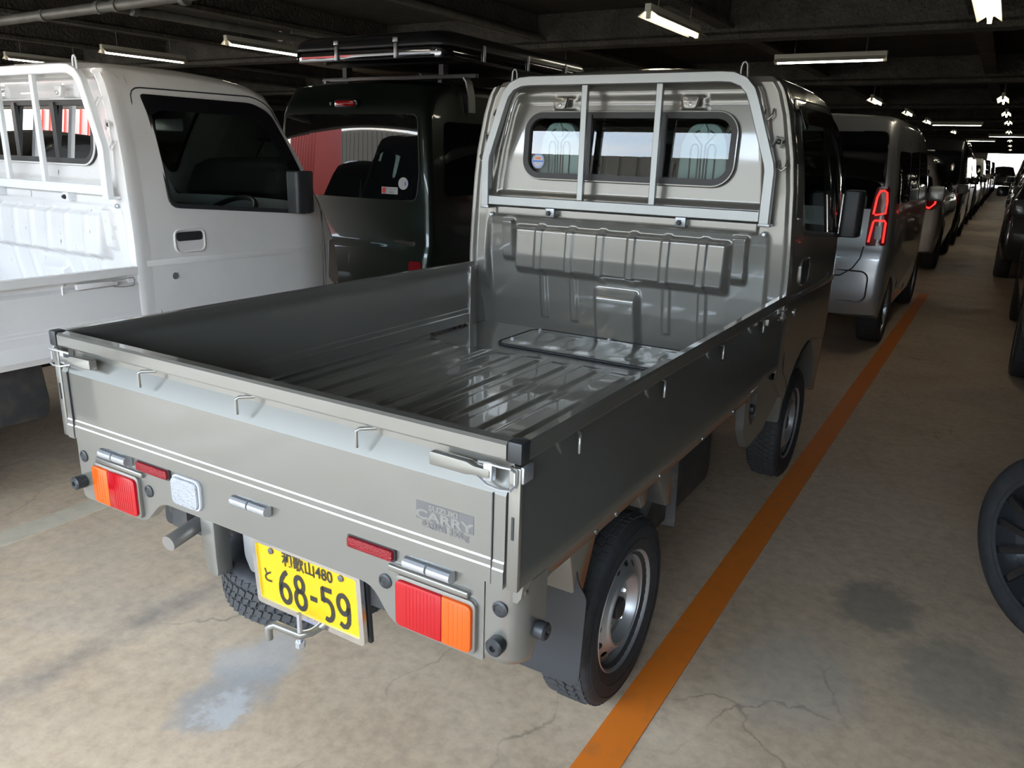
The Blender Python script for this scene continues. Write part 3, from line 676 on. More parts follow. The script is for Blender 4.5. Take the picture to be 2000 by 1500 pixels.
        MB().prism([(sx_-.014, 1.515), (sx_+.014, 1.515), (sx_+.014, 1.55), (sx_, 1.57), (sx_-.014, 1.55)], 'y', 2.066, 2.076).build('headrest_tab', 'seat_shell', hs)
    a0 = Vector((.33, 2.80, 1.06)); nrm = Vector((0, -.55, .83)).normalized(); e1 = Vector((1, 0, 0)); e2 = nrm.cross(e1)
    sw = MB().tube([a0+.18*(cos(t)*e1+sin(t)*e2) for t in [2*pi*i/32 for i in range(32)]], .014, 8, True)
    for t in (.2, pi-.2, -pi/2): sw.tube([a0-nrm*.03, a0+.18*(cos(t)*e1+sin(t)*e2)], (.018, .008))
    sw.lathe([(.05, -.04), (.055, 0), (0, .01)], a0-nrm*.02, 'z', 16)
    sw.build('steering_wheel', 'plastic', cabo)
    MB().tube([a0-nrm*.03, a0-nrm*.35], .03, 10).build('steering_column', 'plastic', cabo)
    MB().prism(rrect(-.12, .12, 1.50, 1.565, .015), 'y', 2.74, 2.765).build('rear_view_mirror', 'plastic', cabo, bevel=.006)
    # --- guard frame
    def fpath():
        L_ = [(-.627, 1.205), (-.627, 1.40), (-.622, 1.425), (-.545, 1.64), (-.528, 1.68), (-.498, 1.712), (-.455, 1.729), (-.41, 1.732)]
        return [(x, 1.955, z) for x, z in L_]+[(-x, 1.955, z) for x, z in reversed(L_)]
    fr = MB().tube(fpath(), (.0195, .016), flat=(0, 1, 0)).build('guard_frame', fm, root, bevel=.003, seg=1, ang=28)
    MB().box(-.608, .608, 1.942, 1.968, 1.212, 1.253).build('cross_bar', fm, fr, bevel=.003, seg=1, ang=28)
    for vx in (-.152, .172 if main else .152):
        MB().box(vx-.0135, vx+.0135, 1.946, 1.966, 1.252, 1.713).build('upright_bar', fm, fr, bevel=.002, seg=1, ang=28)
    for s in (1, -1):
        lp = [(s*(.492+dx), 1.955, z) for dx, z in ((-.013, 1.70), (-.011, 1.765), (-.006, 1.779), (.003, 1.782), (.011, 1.772), (.017, 1.70))]
        MB().tube(lp, .0042, 7).build('rope_loop', fm, fr, ang=60)
        MB().box(s*.606, s*.650, 1.94, 2.0, 1.196, 1.208).build('foot_plate', fm, fr, bevel=.002)
        bk = MB().box(s*.297-.022, s*.297+.022, 1.955, 1.995, 1.172, 1.214).build('clamp_bracket', fm, fr, bevel=.003)
        MB().lathe([(.012, 0), (.012, .004), (.008, .005), (.008, .012), (0, .012)], (s*.297-.004, 1.955, 1.190), 'y', 6, sgn=-1).build('bolt', 'plastic', bk)
    # --- chassis
    for s in (1, -1):
        MB().box(s*.34-.03, s*.34+.03, .06, 3.2, .45, .55).build('chassis_rail', 'under', root)
        MB().tube([(s*.50, .22+i*.09, .30+.10*abs(i-5)/5*abs(i-5)/5) for i in range(11)], (.03, .018)).build('leaf_spring', 'under', root)
        MB().box(s*.46, s*.54, .16, .26, .40, .50).build('spring_hanger', 'castings', root, bevel=.01)
        inn = MB().prism([(.255, .635), (.30, .48), (.345, .48), (.40, .60), (.46, .632)], 'x', s*.60, s*.715).build('wheel_house_panel', pm, root, bevel=.006)
        fl_ = panel(roundpoly([(s*.475, .55), (s*.715, .55), (s*.722, .52), (s*.745, .49), (s*.742, .265), (s*.49, .265)], [.02, .01, .01, .01, .02, .02]), lambda x, z: (x, .285+.05*(z-.26), z), 'mud_flap', 'plastic', root, cuts=0, thick=.004, out=(0, -1, 0))
        MB().lathe([(.010, 0), (.010, .006), (0, .008)], (s*.69, .298, .535), 'y', 8, sgn=-1).build('flap_bolt', 'plastic', fl_)
        MB().prism([(.62, .62), (.66, .56), (.69, .56), (.70, .62)], 'x', s*.66, s*.72).build('bed_bracket', pm, root, bevel=.004)
        MB().prism([(.78, .62), (.88, .48), (.92, .47), (.90, .62)], 'x', s*.62, s*.71).build('bed_bracket', pm, root, bevel=.006)
        steel_wheel(root, s*.637, .650, .2605, s); steel_wheel(root, s*.640, 2.555, .2605, s)
        ft = MB().prism(roundpoly([(1.02, .30), (1.58, .30), (1.60, .36), (1.58, .57), (1.0, .57), (1.0, .36)], .03), 'x', s*.40, s*.62).build('fuel_tank' if s > 0 else 'battery_box', 'under', root, bevel=.02)
        MB().tube([(s*.60, 1.0, .50), (s*.63, .92, .46), (s*.62, .86, .36), (s*.55, .82, .31), (s*.45, .85, .30)], .022, 8).build('hose', 'castings', ft, ang=60)
        MB().tube([(s*.63, 1.15, .58), (s*.635, 1.15, .30), (s*.5, 1.15, .285)], (.015, .004), flat=(0, 1, 0)).build('tank_strap', 'castings', ft)
    MB().tube([(-.56, .65, .262), (.56, .65, .262)], .045, 14).build('rear_axle', 'under', root)
    MB().lathe([(0, -.11), (.08, -.09), (.125, -.03), (.125, .03), (.08, .09), (0, .11)], (.02, .66, .262), 'x', 18).build('differential', 'castings', root)
    MB().tube([(-.33, 1.9, .34), (-.33, .95, .36), (-.36, .55, .50), (-.34, .28, .50), (-.30, .12, .47), (-.288, -.015, .452)], .0215, 14).build('exhaust_pipe', 'pipe_steel', root, ang=60)
    MB().lathe([(0, -.3), (.07, -.29), (.085, -.25), (.085, .25), (.07, .29), (0, .3)], (-.33, 1.3, .40), 'y', 18).build('muffler', 'castings', root)
    MB().lathe([(.0, .0), (.10, .0), (.20, .0), (.21, .25), (.0, .25)], (.1, 1.25, .28), 'z', 20).build('gearbox', 'under', root)
    MB().box(-.38, -.19, .08, .13, .50, .545).build('exhaust_hanger', 'plastic', root, bevel=.006)
    MB().tube([(-.25, .105, .55), (-.25, .105, .47)], .005, 6).build('hanger_rod', 'zinc', root)
    # spare wheel slung under the bed
    sp = MB().lathe([(.150, .03), (.172, .05), (.20, .066), (.228, .070), (.247, .064), (.256, .052), (.2575, 0), (.256, -.052), (.247, -.064), (.228, -.070), (.20, -.066), (.15, -.05)], (-.13, .345, .288), 'z', 56, caps=False).build('spare_tire', 'rubber', root, ang=50)
    tr = MB(); n = 60
    for ri, h in enumerate((-.044, -.022, 0, .022, .044)):
        for i in range(n):
            a = 2*pi*(i+.5*(ri % 2))/n; rad = Vector((cos(a), sin(a), 0)); tan = Vector((-sin(a), cos(a), 0)); rr = .2575-(.004 if abs(h) > .04 else 0)
            tr.obox(Vector((-.13, .345, .288+h))+rad*rr, Vector((0, 0, .009))+tan*.004, tan*(pi*rr/n*.76)+Vector((0, 0, .003*(-1)**ri)), rad*.005)
    o = tr.build('tread', 'tread', sp); o['kind'] = 'stuff'
    MB().lathe([(.165, .045), (.150, .03), (.145, -.02), (.11, -.03), (.10, -.01), (.05, -.01), (0, -.01)], (-.13, .345, .288), 'z', 36, caps=False).build('spare_rim', 'steel_rim', sp, ang=30)
    MB().tube([(-.12, .12, .50), (-.12, .12, .52)], .01).build('spare_stay_bolt', 'zinc', sp)
    MB().prism(roundpoly([(-.258, .54), (-.258, .40), (-.240, .345), (-.200, .345), (-.204, .40), (-.204, .54)], .015), 'y', .06, .11).build('spare_stay', pm, root, bevel=.006)
    MB().prism(roundpoly([(-.135, .54), (-.13, .42), (-.11, .38), (-.085, .38), (-.07, .54)], .01), 'y', .09, .13).build('shackle', 'alu', root, bevel=.006)
    MB().tube([(-.06, .12, .54), (-.05, .12, .42), (-.03, .12, .37)], .012, 8).build('shackle_rod', 'alu', root)
    MB().tube([(.075, -.02, .313), (.075, -.02, .345), (.09, -.012, .352), (.16, .0, .343), (.175, .02, .345), (.20, .30, .36)], .010, 8).build('spare_carrier_hook', 'castings' if not main else pm, root, ang=60)
    MB().tube([(.158, .0, .40), (.158, .0, .315)], .006, 8).build('carrier_bolt', 'zinc', root)
    MB().lathe([(.012, 0), (.012, .014), (0, .014)], (.158, .0, .312), 'z', 6).build('carrier_nut', 'zinc', root)
    MB().tube([(.60, .10, .60), (.585, .12, .53), (.62, .11, .50), (.66, .10, .53), (.655, .11, .58)], .004, 6).build('wiring_loop', 'plastic', root)
    MB().prism(roundpoly([(.10, .63), (.17, .63), (.20, .57), (.17, .53), (.12, .55)], .015), 'x', .60, .66).build('fuel_filler_neck', 'plastic', root, bevel=.008)
    return cabo

truck = thing('pickup_truck', 'grey metallic kei pickup with empty ribbed bed and yellow licence plate', 'truck', (0, 0, 0))
cab = build_truck(truck, 'paint_grey', 'alu', main=True)
# round sticker inside the rear window's left pane
stk = MB().lathe([(.0, 0), (.0315, 0), (.0315, .001)], (-.400, 2.0205, 1.408), 'y', 28, sgn=-1).build('window_sticker', 'sticker_white', cab)
MB().lathe([(.029, .0012), (.0258, .0012)], (-.400, 2.0205, 1.408), 'y', 28, sgn=-1, caps=False).build('sticker_ring', 'sticker_blue', stk)
MB().box(-.428, -.372, 2.0180, 2.0190, 1.4035, 1.4105).build('sticker_band', 'sticker_blue', stk)
MB().box(-.413, -.387, 2.0180, 2.0190, 1.415, 1.424).build('sticker_band', 'sticker_orange', stk)

white = thing('pickup_truck', 'scratched white kei pickup with black rain visor parked left of grey truck', 'truck', (-2.5575, -1.0, 0))
build_truck(white, 'paint_white', 'white_frame', zt=.912, zb=.645, main=False)
# ---------------------------------------------------------------- the parking deck
XL, XR, YF = -24.0, 7.5, 84.0
floor = struct(MB().box(XL, XR, OPEN_Y, YF, -.25, 0).build('floor', 'floor'))
ceil_ = struct(MB().box(XL, XR, OPEN_Y, YF, CEIL, CEIL+.25).build('ceiling', 'slab'))
struct(MB().box(XL-.2, XL, OPEN_Y, YF, 0, CEIL).build('wall_left', 'wall_dark'))
struct(MB().box(XR, XR+.2, OPEN_Y, YF, 0, CEIL).build('wall_right', 'wall_dark'))
struct(MB().box(4.6, XR, OPEN_Y-.2, OPEN_Y, 0, CEIL).build('wall_back_blocker', 'wall_dark'))  # unseen wall piece, added to cut light coming in from the right
wf = MB(); wf.box(XL, -.6, YF, YF+.2, 0, CEIL); wf.box(3.2, XR, YF, YF+.2, 0, CEIL); wf.box(-.6, 3.2, YF, YF+.2, 2.75, CEIL)
struct(wf.build('wall_far', 'wall_dark'))
BZ = 2.66
def ibeam(y, name='beam'):
    m = MB(); p = [(y-.13, BZ), (y+.13, BZ), (y+.135, BZ+.05), (y+.05, BZ+.09), (y+.04, CEIL), (y-.04, CEIL), (y-.05, BZ+.09), (y-.135, BZ+.05)]
    m.prism(p, 'x', XL, XR); return m.build(name, 'fireproof', ceil_, ang=40)
for y in (1.95, 7.85, 13.25, 19.2, 25.2, 31, 37, 43, 49, 55, 61, 67, 73, 79): ibeam(y)
struct(MB().box(XL, XR, OPEN_Y-.15, OPEN_Y+.15, 2.64, CEIL).build('trim_1', 'fireproof'))
def jbeam(x):
    m = MB(); z0 = BZ+.12; p = [(x-.085, z0), (x+.085, z0), (x+.09, z0+.04), (x+.03, z0+.07), (x+.03, CEIL), (x-.03, CEIL), (x-.03, z0+.07), (x-.09, z0+.04)]
    m.prism(p, 'y', OPEN_Y+.15, YF); return m.build('joist', 'fireproof', ceil_, ang=40)
for i in range(13): jbeam(5.6-2.35*i)
# painted bay lines
tag(MB().box(.717, .820, -6.0, 9.2, .0, .003).build('lane_line', 'orange_paint'), 'orange painted line running past the grey truck wheels', 'floor marking')
tag(MB().box(-1.645, -1.53, -6.0, 30, .0, .003).build('lane_line', 'line_white'), 'worn off-white painted line between white truck and grey truck', 'floor marking')

# ---------------------------------------------------------------- ceiling services
def pipe(name, pts, r, label, m='galv', coll=()):
    o = MB().tube(pts, r, 14).build(name, m, ang=60); tag(o, label, 'pipe')
    for c, d in coll: MB().tube([Vector(c)-Vector(d)*.03, Vector(c)+Vector(d)*.03], r*1.25, 14).build('pipe_coupling', m, o, ang=40)
    return o
zc = 2.58
p1 = pipe('drain_pipe', [(-7.44, 3.42, CEIL-.01), (-7.44, 3.42, zc), (-7.40, 3.42, zc-.03), (-5.55, 3.46, zc), (-2.5, 3.5, zc+.06)], .045, 'pale grey drain pipe hung under the ceiling above the white truck', coll=[((-7.44, 3.42, 2.72), (0, 0, 1)), ((-6.6, 3.44, zc-.02), (1, 0, 0)), ((-5.75, 3.46, zc), (1, 0, 0)), ((-5.5, 3.46, zc), (1, 0, 0)), ((-4.6, 3.47, zc), (1, 0, 0))])
bp = MB().tube([(-5.62, 3.50, zc), (-5.58, 3.75, zc), (-5.5, 6.2, zc), (-5.45, 9.5, zc)], .04, 14).build('branch_pipe', 'galv', p1, ang=60)
for yy in (3.66, 5.4): MB().tube([(-5.55, yy-.03, zc), (-5.55, yy+.03, zc)], .055, 14).build('pipe_coupling', 'galv', bp, ang=40)
pipe('conduit_pipe', [(-3.55, 2.2, 2.74), (-3.55, 7.6, 2.74)], .03, 'thin steel conduit fixed under the ceiling above the roof box', coll=[((-3.55, 4.2, 2.74), (0, 1, 0))])
def lamp(c, axis, label, group='fluorescent ceiling lamps'):
    t = thing('fluorescent_lamp', label, 'ceiling lamp', (c[0], c[1], 0), group, rz=0 if axis == 'y' else pi/2)
    z = c[2]
    MB().box(-.028, .028, -.63, .63, z+.035, z+.095).build('housing', 'lamp_body', t, bevel=.004)
    for s in (1, -1):
        MB().obox((s*.058, 0, z+.022), (s*.032, 0, -.022), (0, .62, 0), (.002*s, 0, .003)).build('reflector_wing', 'lamp_body', t)
        MB().box(-.018, .018, s*.605-.016, s*.605+.016, z-.018, z+.04).build('socket', 'lamp_body', t, bevel=.003)
        MB().tube([(0, s*.4, z+.09), (0, s*.4, CEIL)], .005, 6).build('hanger_rod', 'galv', t)
    MB().tube([(0, -.592, z), (0, .592, z)], .0145, 10).build('lamp_tube', 'tube', t)
    return t
LZ = 2.56
for c, a, l in [((-1.38, 6.10, LZ), 'y', 'lit fluorescent ceiling lamp above the roof of the grey truck cab'),
                ((1.04, 6.10, LZ), 'y', 'lit fluorescent ceiling lamp cut off by the top right edge'),
                ((-6.55, 6.10, LZ), 'y', 'lit fluorescent ceiling lamp just left of the black roof box'),
                ((-8.95, 6.10, LZ), 'y', 'lit fluorescent ceiling lamp above the white truck cab roof'),
                ((-11.3, 6.10, LZ), 'y', 'lit fluorescent ceiling lamp farthest left behind the white truck guard frame'),
                ((-4.0, 8.6, LZ+.02), 'y', 'lit fluorescent ceiling lamp just above the left end of the guard frame'),
                ((-.66, 9.3, LZ+.03), 'x', 'crosswise fluorescent lamp hanging above the silver van'),
                ((-.97, 15.7, LZ), 'y', 'small distant fluorescent lamp, first beyond the crosswise lamp'),
                ((-.80, 19.6, LZ), 'y', 'small distant fluorescent lamp, second beyond the crosswise lamp'),
                ((-.70, 23.4, LZ), 'y', 'small distant fluorescent lamp touching the far crosswise lamp end'),
                ((-.45, 30.3, LZ), 'y', 'small distant fluorescent lamp above the dark van row'),
                ((-.10, 24.8, LZ), 'x', 'far crosswise fluorescent lamp over the car row'),
                ((.0, 39.5, LZ), 'x', 'farthest crosswise fluorescent lamp on the left side'),
                ((1.07, 15.6, LZ), 'y', 'fluorescent lamp over the aisle, nearest of the aisle string'),
                ((1.10, 19.9, LZ), 'y', 'fluorescent lamp over the aisle, second of the aisle string'),
                ((1.13, 23.8, LZ), 'y', 'fluorescent lamp over the aisle, third of the aisle string'),
                ((1.10, 33.7, LZ), 'x', 'crosswise fluorescent lamp hanging over the aisle'),
                ((1.13, 30.0, LZ), 'y', 'fluorescent lamp over the aisle just above the crosswise aisle lamp'),
                ((1.15, 39.2, LZ), 'y', 'fluorescent lamp over the aisle just below the crosswise aisle lamp'),
                ((1.15, 48.0, LZ), 'y', 'faint fluorescent lamp near the bright far exit'),
                ((1.15, 58.0, LZ), 'y', 'faintest fluorescent lamp right above the bright far exit')]:
    lamp(c, a, l)
for x, w in ((-1.38, 'over the bed of the grey truck'), (-3.75, 'over the bed of the white truck')):  # extra lamps out of view, added to brighten the truck beds
    lamp((x, .2, LZ), 'y', 'added out-of-view fluorescent lamp '+w)

# ---------------------------------------------------------------- generic cars
def alloy_wheel(par, x, y, z, s, RT=.30, w=.10, steer=0, spokes=10, rm='steel_rim'):
    rr = RT*.76; mb = MB(); h = w
    mb.lathe([(rr*.97, -h*.8), (rr*.97, h*.5), (rr*.98, h*.85), (rr*1.0, h*.98), (rr*1.04, h*.95), (rr*1.01, h*.6), (rr*1.01, -h*.8)], (0, 0, 0), 'x', 36, sgn=s, caps=False)
    mb.lathe([(rr*.98, .0), (rr*.3, .0), (0, .0)], (0, 0, 0), 'x', 24, sgn=s, caps=False)
    wob = mb.build('wheel', 'paint_dkgrey' if rm != 'steel_rim' else rm, par, ang=30)
    wob.location = (x, y, z); wob.rotation_euler = (0, 0, steer)
    for k in range(spokes):
        a = 2*pi*k/spokes; rad = Vector((0, cos(a), sin(a))); tan = Vector((0, -sin(a), cos(a)))
        MB().obox(Vector((s*h*.62, 0, 0))+rad*rr*.57, rad*rr*.41+Vector((s*h*.12, 0, 0)), tan*rr*.055, Vector((s*.010, 0, 0))).build('spoke', rm, wob, bevel=.003)
    MB().lathe([(rr*.22, 0), (rr*.22, h*.60), (rr*.16, h*.68), (0, h*.68)], (0, 0, 0), 'x', 18, sgn=s).build('hub_cap', 'plastic', wob)
    MB().lathe([(rr*.95, -h*.9), (rr*1.03, -h), (RT*.85, -h*1.12), (RT*.95, -h*1.05), (RT*.99, -h*.85), (RT, -h*.4), (RT, h*.4), (RT*.99, h*.85), (RT*.95, h*1.05), (RT*.85, h*1.12), (rr*1.03, h), (rr*.95, h*.9)], (0, 0, 0), 'x', 44, sgn=s, caps=False).build('tire', 'rubber', wob, ang=50)
    return wob
def car(root, paint, kind, h=1.8, hw=.7375, L=3.395, lamps='none', plate='plate_yellow', wheels=True, steer=0, RT=.28, spokes=10, rimm='steel_rim', mirrors=True, detail=True, gtop=.225):
    van = kind == 'van'
    if van:
        wb = (.55, L-.50)
        prof = [(.05, .30, .03), (.005, .38, .05), (0, .50, .06), (.0, .70, .06), (.018, .80, .05), (.03, .83, .05), (.03, 1.08, .05), (.040, 1.25, .06), (.066, h-.22, .07), (.11, h-.11, .08), (.16, h-.04, .08), (.30, h-.008, .08), (.9, h, .08), (1.8, h-.005, .08), (2.25, h-.04, .08), (2.48, h-.11, .07), (2.60, h-.22, .06),
                (L-.42, 1.10, .06), (L-.20, 1.0, .06), (L-.06, .84, .07), (L, .60, .07), (L-.01, .38, .05), (L-.06, .27, .04)]
        xt = [(.2, hw-.03), (.45, hw), (1.0, hw), (1.2, hw-.012), (h-.25, hw-.055), (h-.05, hw-.085), (h, hw-.09)]
    else:
        wb = (.72, L-.85)
        prof = [(.08, .30, .04), (.01, .42, .07), (0, .58, .08), (.03, .78, .08), (.075, .95, .09), (.10, 1.03, .08), (.16, 1.10, .07), (.47, h-.14, .08), (.58, h-.07, .08), (.85, h-.015, .09), (1.35, h, .09), (1.9, h-.02, .09), (2.25, h-.09, .08), (2.42, h-.17, .07),
                (3.02, 1.08, .07), (3.4, .99, .09), (3.8, .90, .1), (L-.08, .76, .1), (L, .58, .09), (L-.02, .38, .06), (L-.08, .27, .05)]
        xt = [(.2, hw-.05), (.5, hw), (.85, hw-.005), (1.05, hw-.05), (h-.2, hw-.20), (h, hw-.26)]
    AR = RT+.055
    prof += [(wb[1]+AR+.03, .25, .02)]+[(a, b, .012) for a, b in arch(wb[1], RT, AR, .25, 9)]+[(a, b, .012) for a, b in arch(wb[0], RT, AR, .25, 9)]
    def X(y, z): return lerp_tab(xt, z)-(.10*sstep(L-.7, L+.1, y))-(.05*(1-sstep(-.1, .5, y)) if not van else .015*(1-sstep(-.05, .35, y)))
    body, _ = shell(prof, X, 4, nx=10, crown=.025 if van else .05, cuts=.12)
    b = body.build('body', paint, root, ang=32, weld=True)
    rear = [(z, y) for y, z, r in prof if y < .6 and z > .29]; rear = sorted(rear[:12])
    def ry(x, z, o=.0):
        r = .06; w = X(0, z)-r; y = lerp_tab(rear, z); cr = (.025 if van else .05)*max(0, 1-(x/w)**2)
        e = max(0, abs(x)-w); return y-cr+(r-math.sqrt(max(0, r*r-min(e, r)**2)))-o
    sd = lambda s: (lambda y, z, o=.004: (s*(X(y, z)+o), y, z))
    if van: rg = roundpoly([(-hw+.12, 1.115), (hw-.12, 1.115), (hw-.105, 1.3), (hw-.135, h-gtop), (-hw+.135, h-gtop), (-hw+.105, 1.3)], .05)
    else: rg = roundpoly([(-hw+.17, 1.09), (hw-.17, 1.09), (hw-.28, h-.13), (-hw+.28, h-.13)], .05)
    g = panel(rg, lambda x, z: (x, ry(x, z, .006), z), 'rear_window', 'privacy', b, cuts=.10)
    MB().tube([(x, ry(x, z, .004), z) for x, z in rg], .006, 5, True).build('window_seal', 'plastic', g)
    for s in (1, -1):
        if van:
            wins = [roundpoly([(.20, 1.15), (.95, 1.15), (.95, h-.26), (.24, h-.26)], .05), roundpoly([(1.0, 1.15), (1.72, 1.14), (1.72, h-.24), (1.0, h-.26)], .04), roundpoly([(1.78, 1.14), (2.72, 1.10), (2.50, h-.26), (2.40, h-.24), (1.78, h-.24)], .04)]
            seams = [roundpoly([(.98, .42), (1.74, .30), (1.74, h-.16), (.98, h-.16)], .04), roundpoly([(1.76, .30), (2.55, .62), (2.84, 1.05), (2.50, h-.17), (1.76, h-.16)], .05)]
        else:
            wins = [roundpoly([(.52, 1.10), (.95, 1.08), (.95, h-.15), (.74, h-.16)], .04), roundpoly([(1.0, 1.08), (1.72, 1.06), (1.72, h-.12), (1.0, h-.14)], .04), roundpoly([(1.78, 1.06), (2.75, 1.05), (2.3, h-.18), (2.1, h-.13), (1.78, h-.12)], .04)]
            seams = [roundpoly([(.98, .62), (1.20, .30), (1.74, .30), (1.74, h-.10), (.98, h-.11)], .05), roundpoly([(1.76, .30), (2.75, .30), (2.85, 1.03), (2.28, h-.13), (1.76, h-.09)], .05)]
        for w in wins:
            panel(w, lambda y, z: sd(s)(y, z), 'side_window', 'privacy', b, cuts=.15)
        if detail:
            for q in seams: MB().tube([sd(s)(y, z, -.001) for y, z in q], .0035, 5, True).build('door_seam', 'plastic', b)
            for hy in (1.10, 1.86): MB().tube([sd(s)(hy, .98, .0), sd(s)(hy+.03, .98, .03), sd(s)(hy+.16, .98, .03), sd(s)(hy+.19, .98, 0)], .012, 6).build('door_handle', paint, b)
        if mirrors:
            my, mz = (2.72, 1.17) if van else (2.68, 1.10)
            MB().prism(rrect(s*(hw+.075)-.08, s*(hw+.075)+.08, mz-.075, mz+.075, .03), 'y', my, my+.09).build('door_mirror', paint, b, bevel=.02, seg=2)
        panel(roundpoly([(L-.10, .95), (L-.03, .75), (L-.30, .80), (L-.38, .92)], .03), lambda y, z: sd(s)(y, z, .002), 'headlamp', 'lamp_clear', b, cuts=.1)
    bmp = MB().box(-hw+.12, hw-.12, L-.02, L+.02, .35, .55).build('front_grille', 'plastic', b, bevel=.01)
    if plate:
        zp = .62 if van and h < 1.85 else (.78 if van else .80)
        MB().box(-.165, .165, ry(0, zp)-.016, ry(0, zp)+.01, zp-.0825, zp+.0825).build('licence_plate', plate, b, bevel=.004)
    if lamps == 'ring':                            # tall lit ring lamps of the silver van
        for s in (1, -1):
            q = roundpoly([(s*.565, .835), (s*.705, .845), (s*.695, 1.10), (s*.672, 1.285), (s*.585, 1.275), (s*.565, 1.1)], .02)
            hs = panel(q, lambda x, z: (x, ry(x, z, .016), z), 'tail_lamp', 'dark_red', b, cuts=.04, thick=.02, out=(0, -1, 0))
            for pth in ([(.590, 1.075), (.598, 1.20), (.612, 1.245), (.640, 1.252), (.662, 1.235), (.672, 1.17), (.672, 1.085), (.60, 1.07)], [(.583, .865), (.597, 1.015), (.605, 1.03), (.676, 1.03), (.683, 1.015), (.684, .865)]):
                MB().tube([(s*x, ry(s*x, z, .020), z) for x, z in pth], .008, 6).build('light_ring', 'lit_red', hs)
            panel(rrect(s*.640-.022, s*.640+.022, .89, .99, .008), lambda x, z: (x, ry(x, z, .021), z), 'reverse_lamp', 'lamp_clear', hs, cuts=0)
    elif lamps in ('hatch', 'hatch_off'):
        for s in (1, -1):
            q = roundpoly([(s*(hw-.36), .90), (s*(hw-.14), .86), (s*(hw-.07), .98), (s*(hw-.09), 1.08), (s*(hw-.36), .98)], .02)
            hs = panel(q, lambda x, z: (x, ry(x, z, .016), z), 'tail_lamp', 'dark_red', b, cuts=.04, thick=.02, out=(0, -1, 0))
            if lamps == 'hatch':
                MB().tube([(s*x, ry(s*x, z, .022), z) for x, z in ((hw-.34, .925), (hw-.17, .89), (hw-.115, .95), (hw-.115, 1.05))], .014, 6).build('light_bar', 'lit_red', hs)
    elif lamps == 'low':
        for s in (1, -1):
            panel(rrect(s*(hw-.11)-.05, s*(hw-.11)+.05, .52, .72, .02), lambda x, z: (x, ry(x, z, .012), z), 'tail_lamp', 'dark_red', b, cuts=.04, thick=.02, out=(0, -1, 0))
    elif lamps == 'box':
        for s in (1, -1):
            q = roundpoly([(s*(hw-.14), .80), (s*(hw-.03), .80), (s*(hw-.045), 1.12), (s*(hw-.12), 1.12)], .02)
            panel(q, lambda x, z: (x, ry(x, z, .012), z), 'tail_lamp', 'dark_red', b, cuts=.04, thick=.02, out=(0, -1, 0))
    if wheels:
        for s in (1, -1):
            alloy_wheel(root, s*(hw-.10), wb[0], RT, s, RT, .085, 0, spokes, rimm)
            st = steer
            alloy_wheel(root, s*(hw-.10), wb[1], RT, s, RT, .085, st, spokes, rimm)
    return b, ry, X

# green van with rooftop tent box
gv = thing('van', 'dark green metallic van carrying a black roof box behind white truck', 'van', (-2.565, 3.10, 0))
gb, gry, gX = car(gv, 'paint_green', 'van', h=1.89, hw=.7375, lamps='low', mirrors=True, plate=None)
br = MB().prism(rrect(-.105, .105, 1.708, 1.762, .02), 'y', .035, .12).build('brake_lamp_surround', 'paint_green', gb, bevel=.006)
MB().prism(rrect(-.085, .085, 1.718, 1.752, .014), 'y', .022, .1).build('high_brake_lamp', 'red_lens', br, bevel=.004)
MB().lathe([(.015, 0), (.012, .012), (0, .013)], (-.15, .06, 1.735), 'y', 10, sgn=-1).build('washer_nozzle', 'plastic', gb)
MB().box(-.60, .60, .015, .05, .815, .85).build('bumper_strip', 'chrome', gb, bevel=.006)
def on_glass(x, z, o): return (x, gry(x, z, .006)-o, z)
s1 = panel(rrect(.33, .465, 1.152, 1.198, .004), lambda x, z: on_glass(x, z, .001), 'dashcam_sticker', 'sticker_white', gb, cuts=0)
panel(rrect(.335, .366, 1.156, 1.194, .003), lambda x, z: on_glass(x, z, .0018), 'sticker_mark', 'sticker_red', s1, cuts=0)
text_mesh('ドライブレコーダー', .0125, 'lettering', 'ink', s1, lambda u, w: on_glass(.415+u, 1.184+w, .002), sx=.85)
text_mesh('録画中', .012, 'lettering', 'ink', s1, lambda u, w: on_glass(.415+u, 1.164+w, .002), sx=1.3)
ci = [(.508+.040*cos(t), 1.225+.040*sin(t)) for t in [2*pi*i/28 for i in range(28)]]
s2 = panel(ci, lambda x, z: on_glass(x, z, .001), 'round_sticker', 'sticker_white', gb, cuts=0)
panel(rrect(.520, .532, 1.212, 1.238, .003), lambda x, z: on_glass(x, z, .0018), 'sticker_mark', 'sticker_blue', s2, cuts=0)
for yy in (.55, 1.75):
    rk = MB().box(-.69, .735, yy-.02, yy+.02, 1.925, 1.955).build('roof_rack_bar', 'plastic', gb, bevel=.004)
    for s in (1, -1):
        MB().tube([(s*.64, yy, 1.93), (s*.665, yy, 1.90), (s*.69, yy, 1.80), (s*.695, yy, 1.70)], (.035, .006), flat=(1, 0, 0)).build('rack_foot', 'alu', gb)
        MB().box(s*.45-.02, s*.45+.02, yy-.03, yy+.03, 1.95, 2.02).build('rack_clamp', 'plastic', gb)
bx = thing('roof_box', 'large black hard-shell roof box with metal latches on green van', 'roof box', (-2.53, 3.28, 2.02))
low = rrect(-.69, .69, 0, 2.10, .12, 6)
MB().prism(low, 'z', .0, .085).build('lower_shell', 'paint_black', bx, bevel=.012)
def lid(u, v):
    a = 2*pi*u; k = v*pi/2; P_ = low; n_ = len(P_); i = int(u*n_) % n_; x, y = P_[i]; sc = cos(k)**.35 if v < 1 else 0
    return (x*sc, 1.05+(y-1.05)*sc, .095+.115*sin(k)**.8)
MB().grid(lid, len(low), 14).build('lid', 'paint_black', bx, ang=60)
MB().prism(rrect(-.695, .695, -.005, 2.105, .12, 6), 'z', .080, .097).build('seam_trim', 'plastic', bx, bevel=.004)
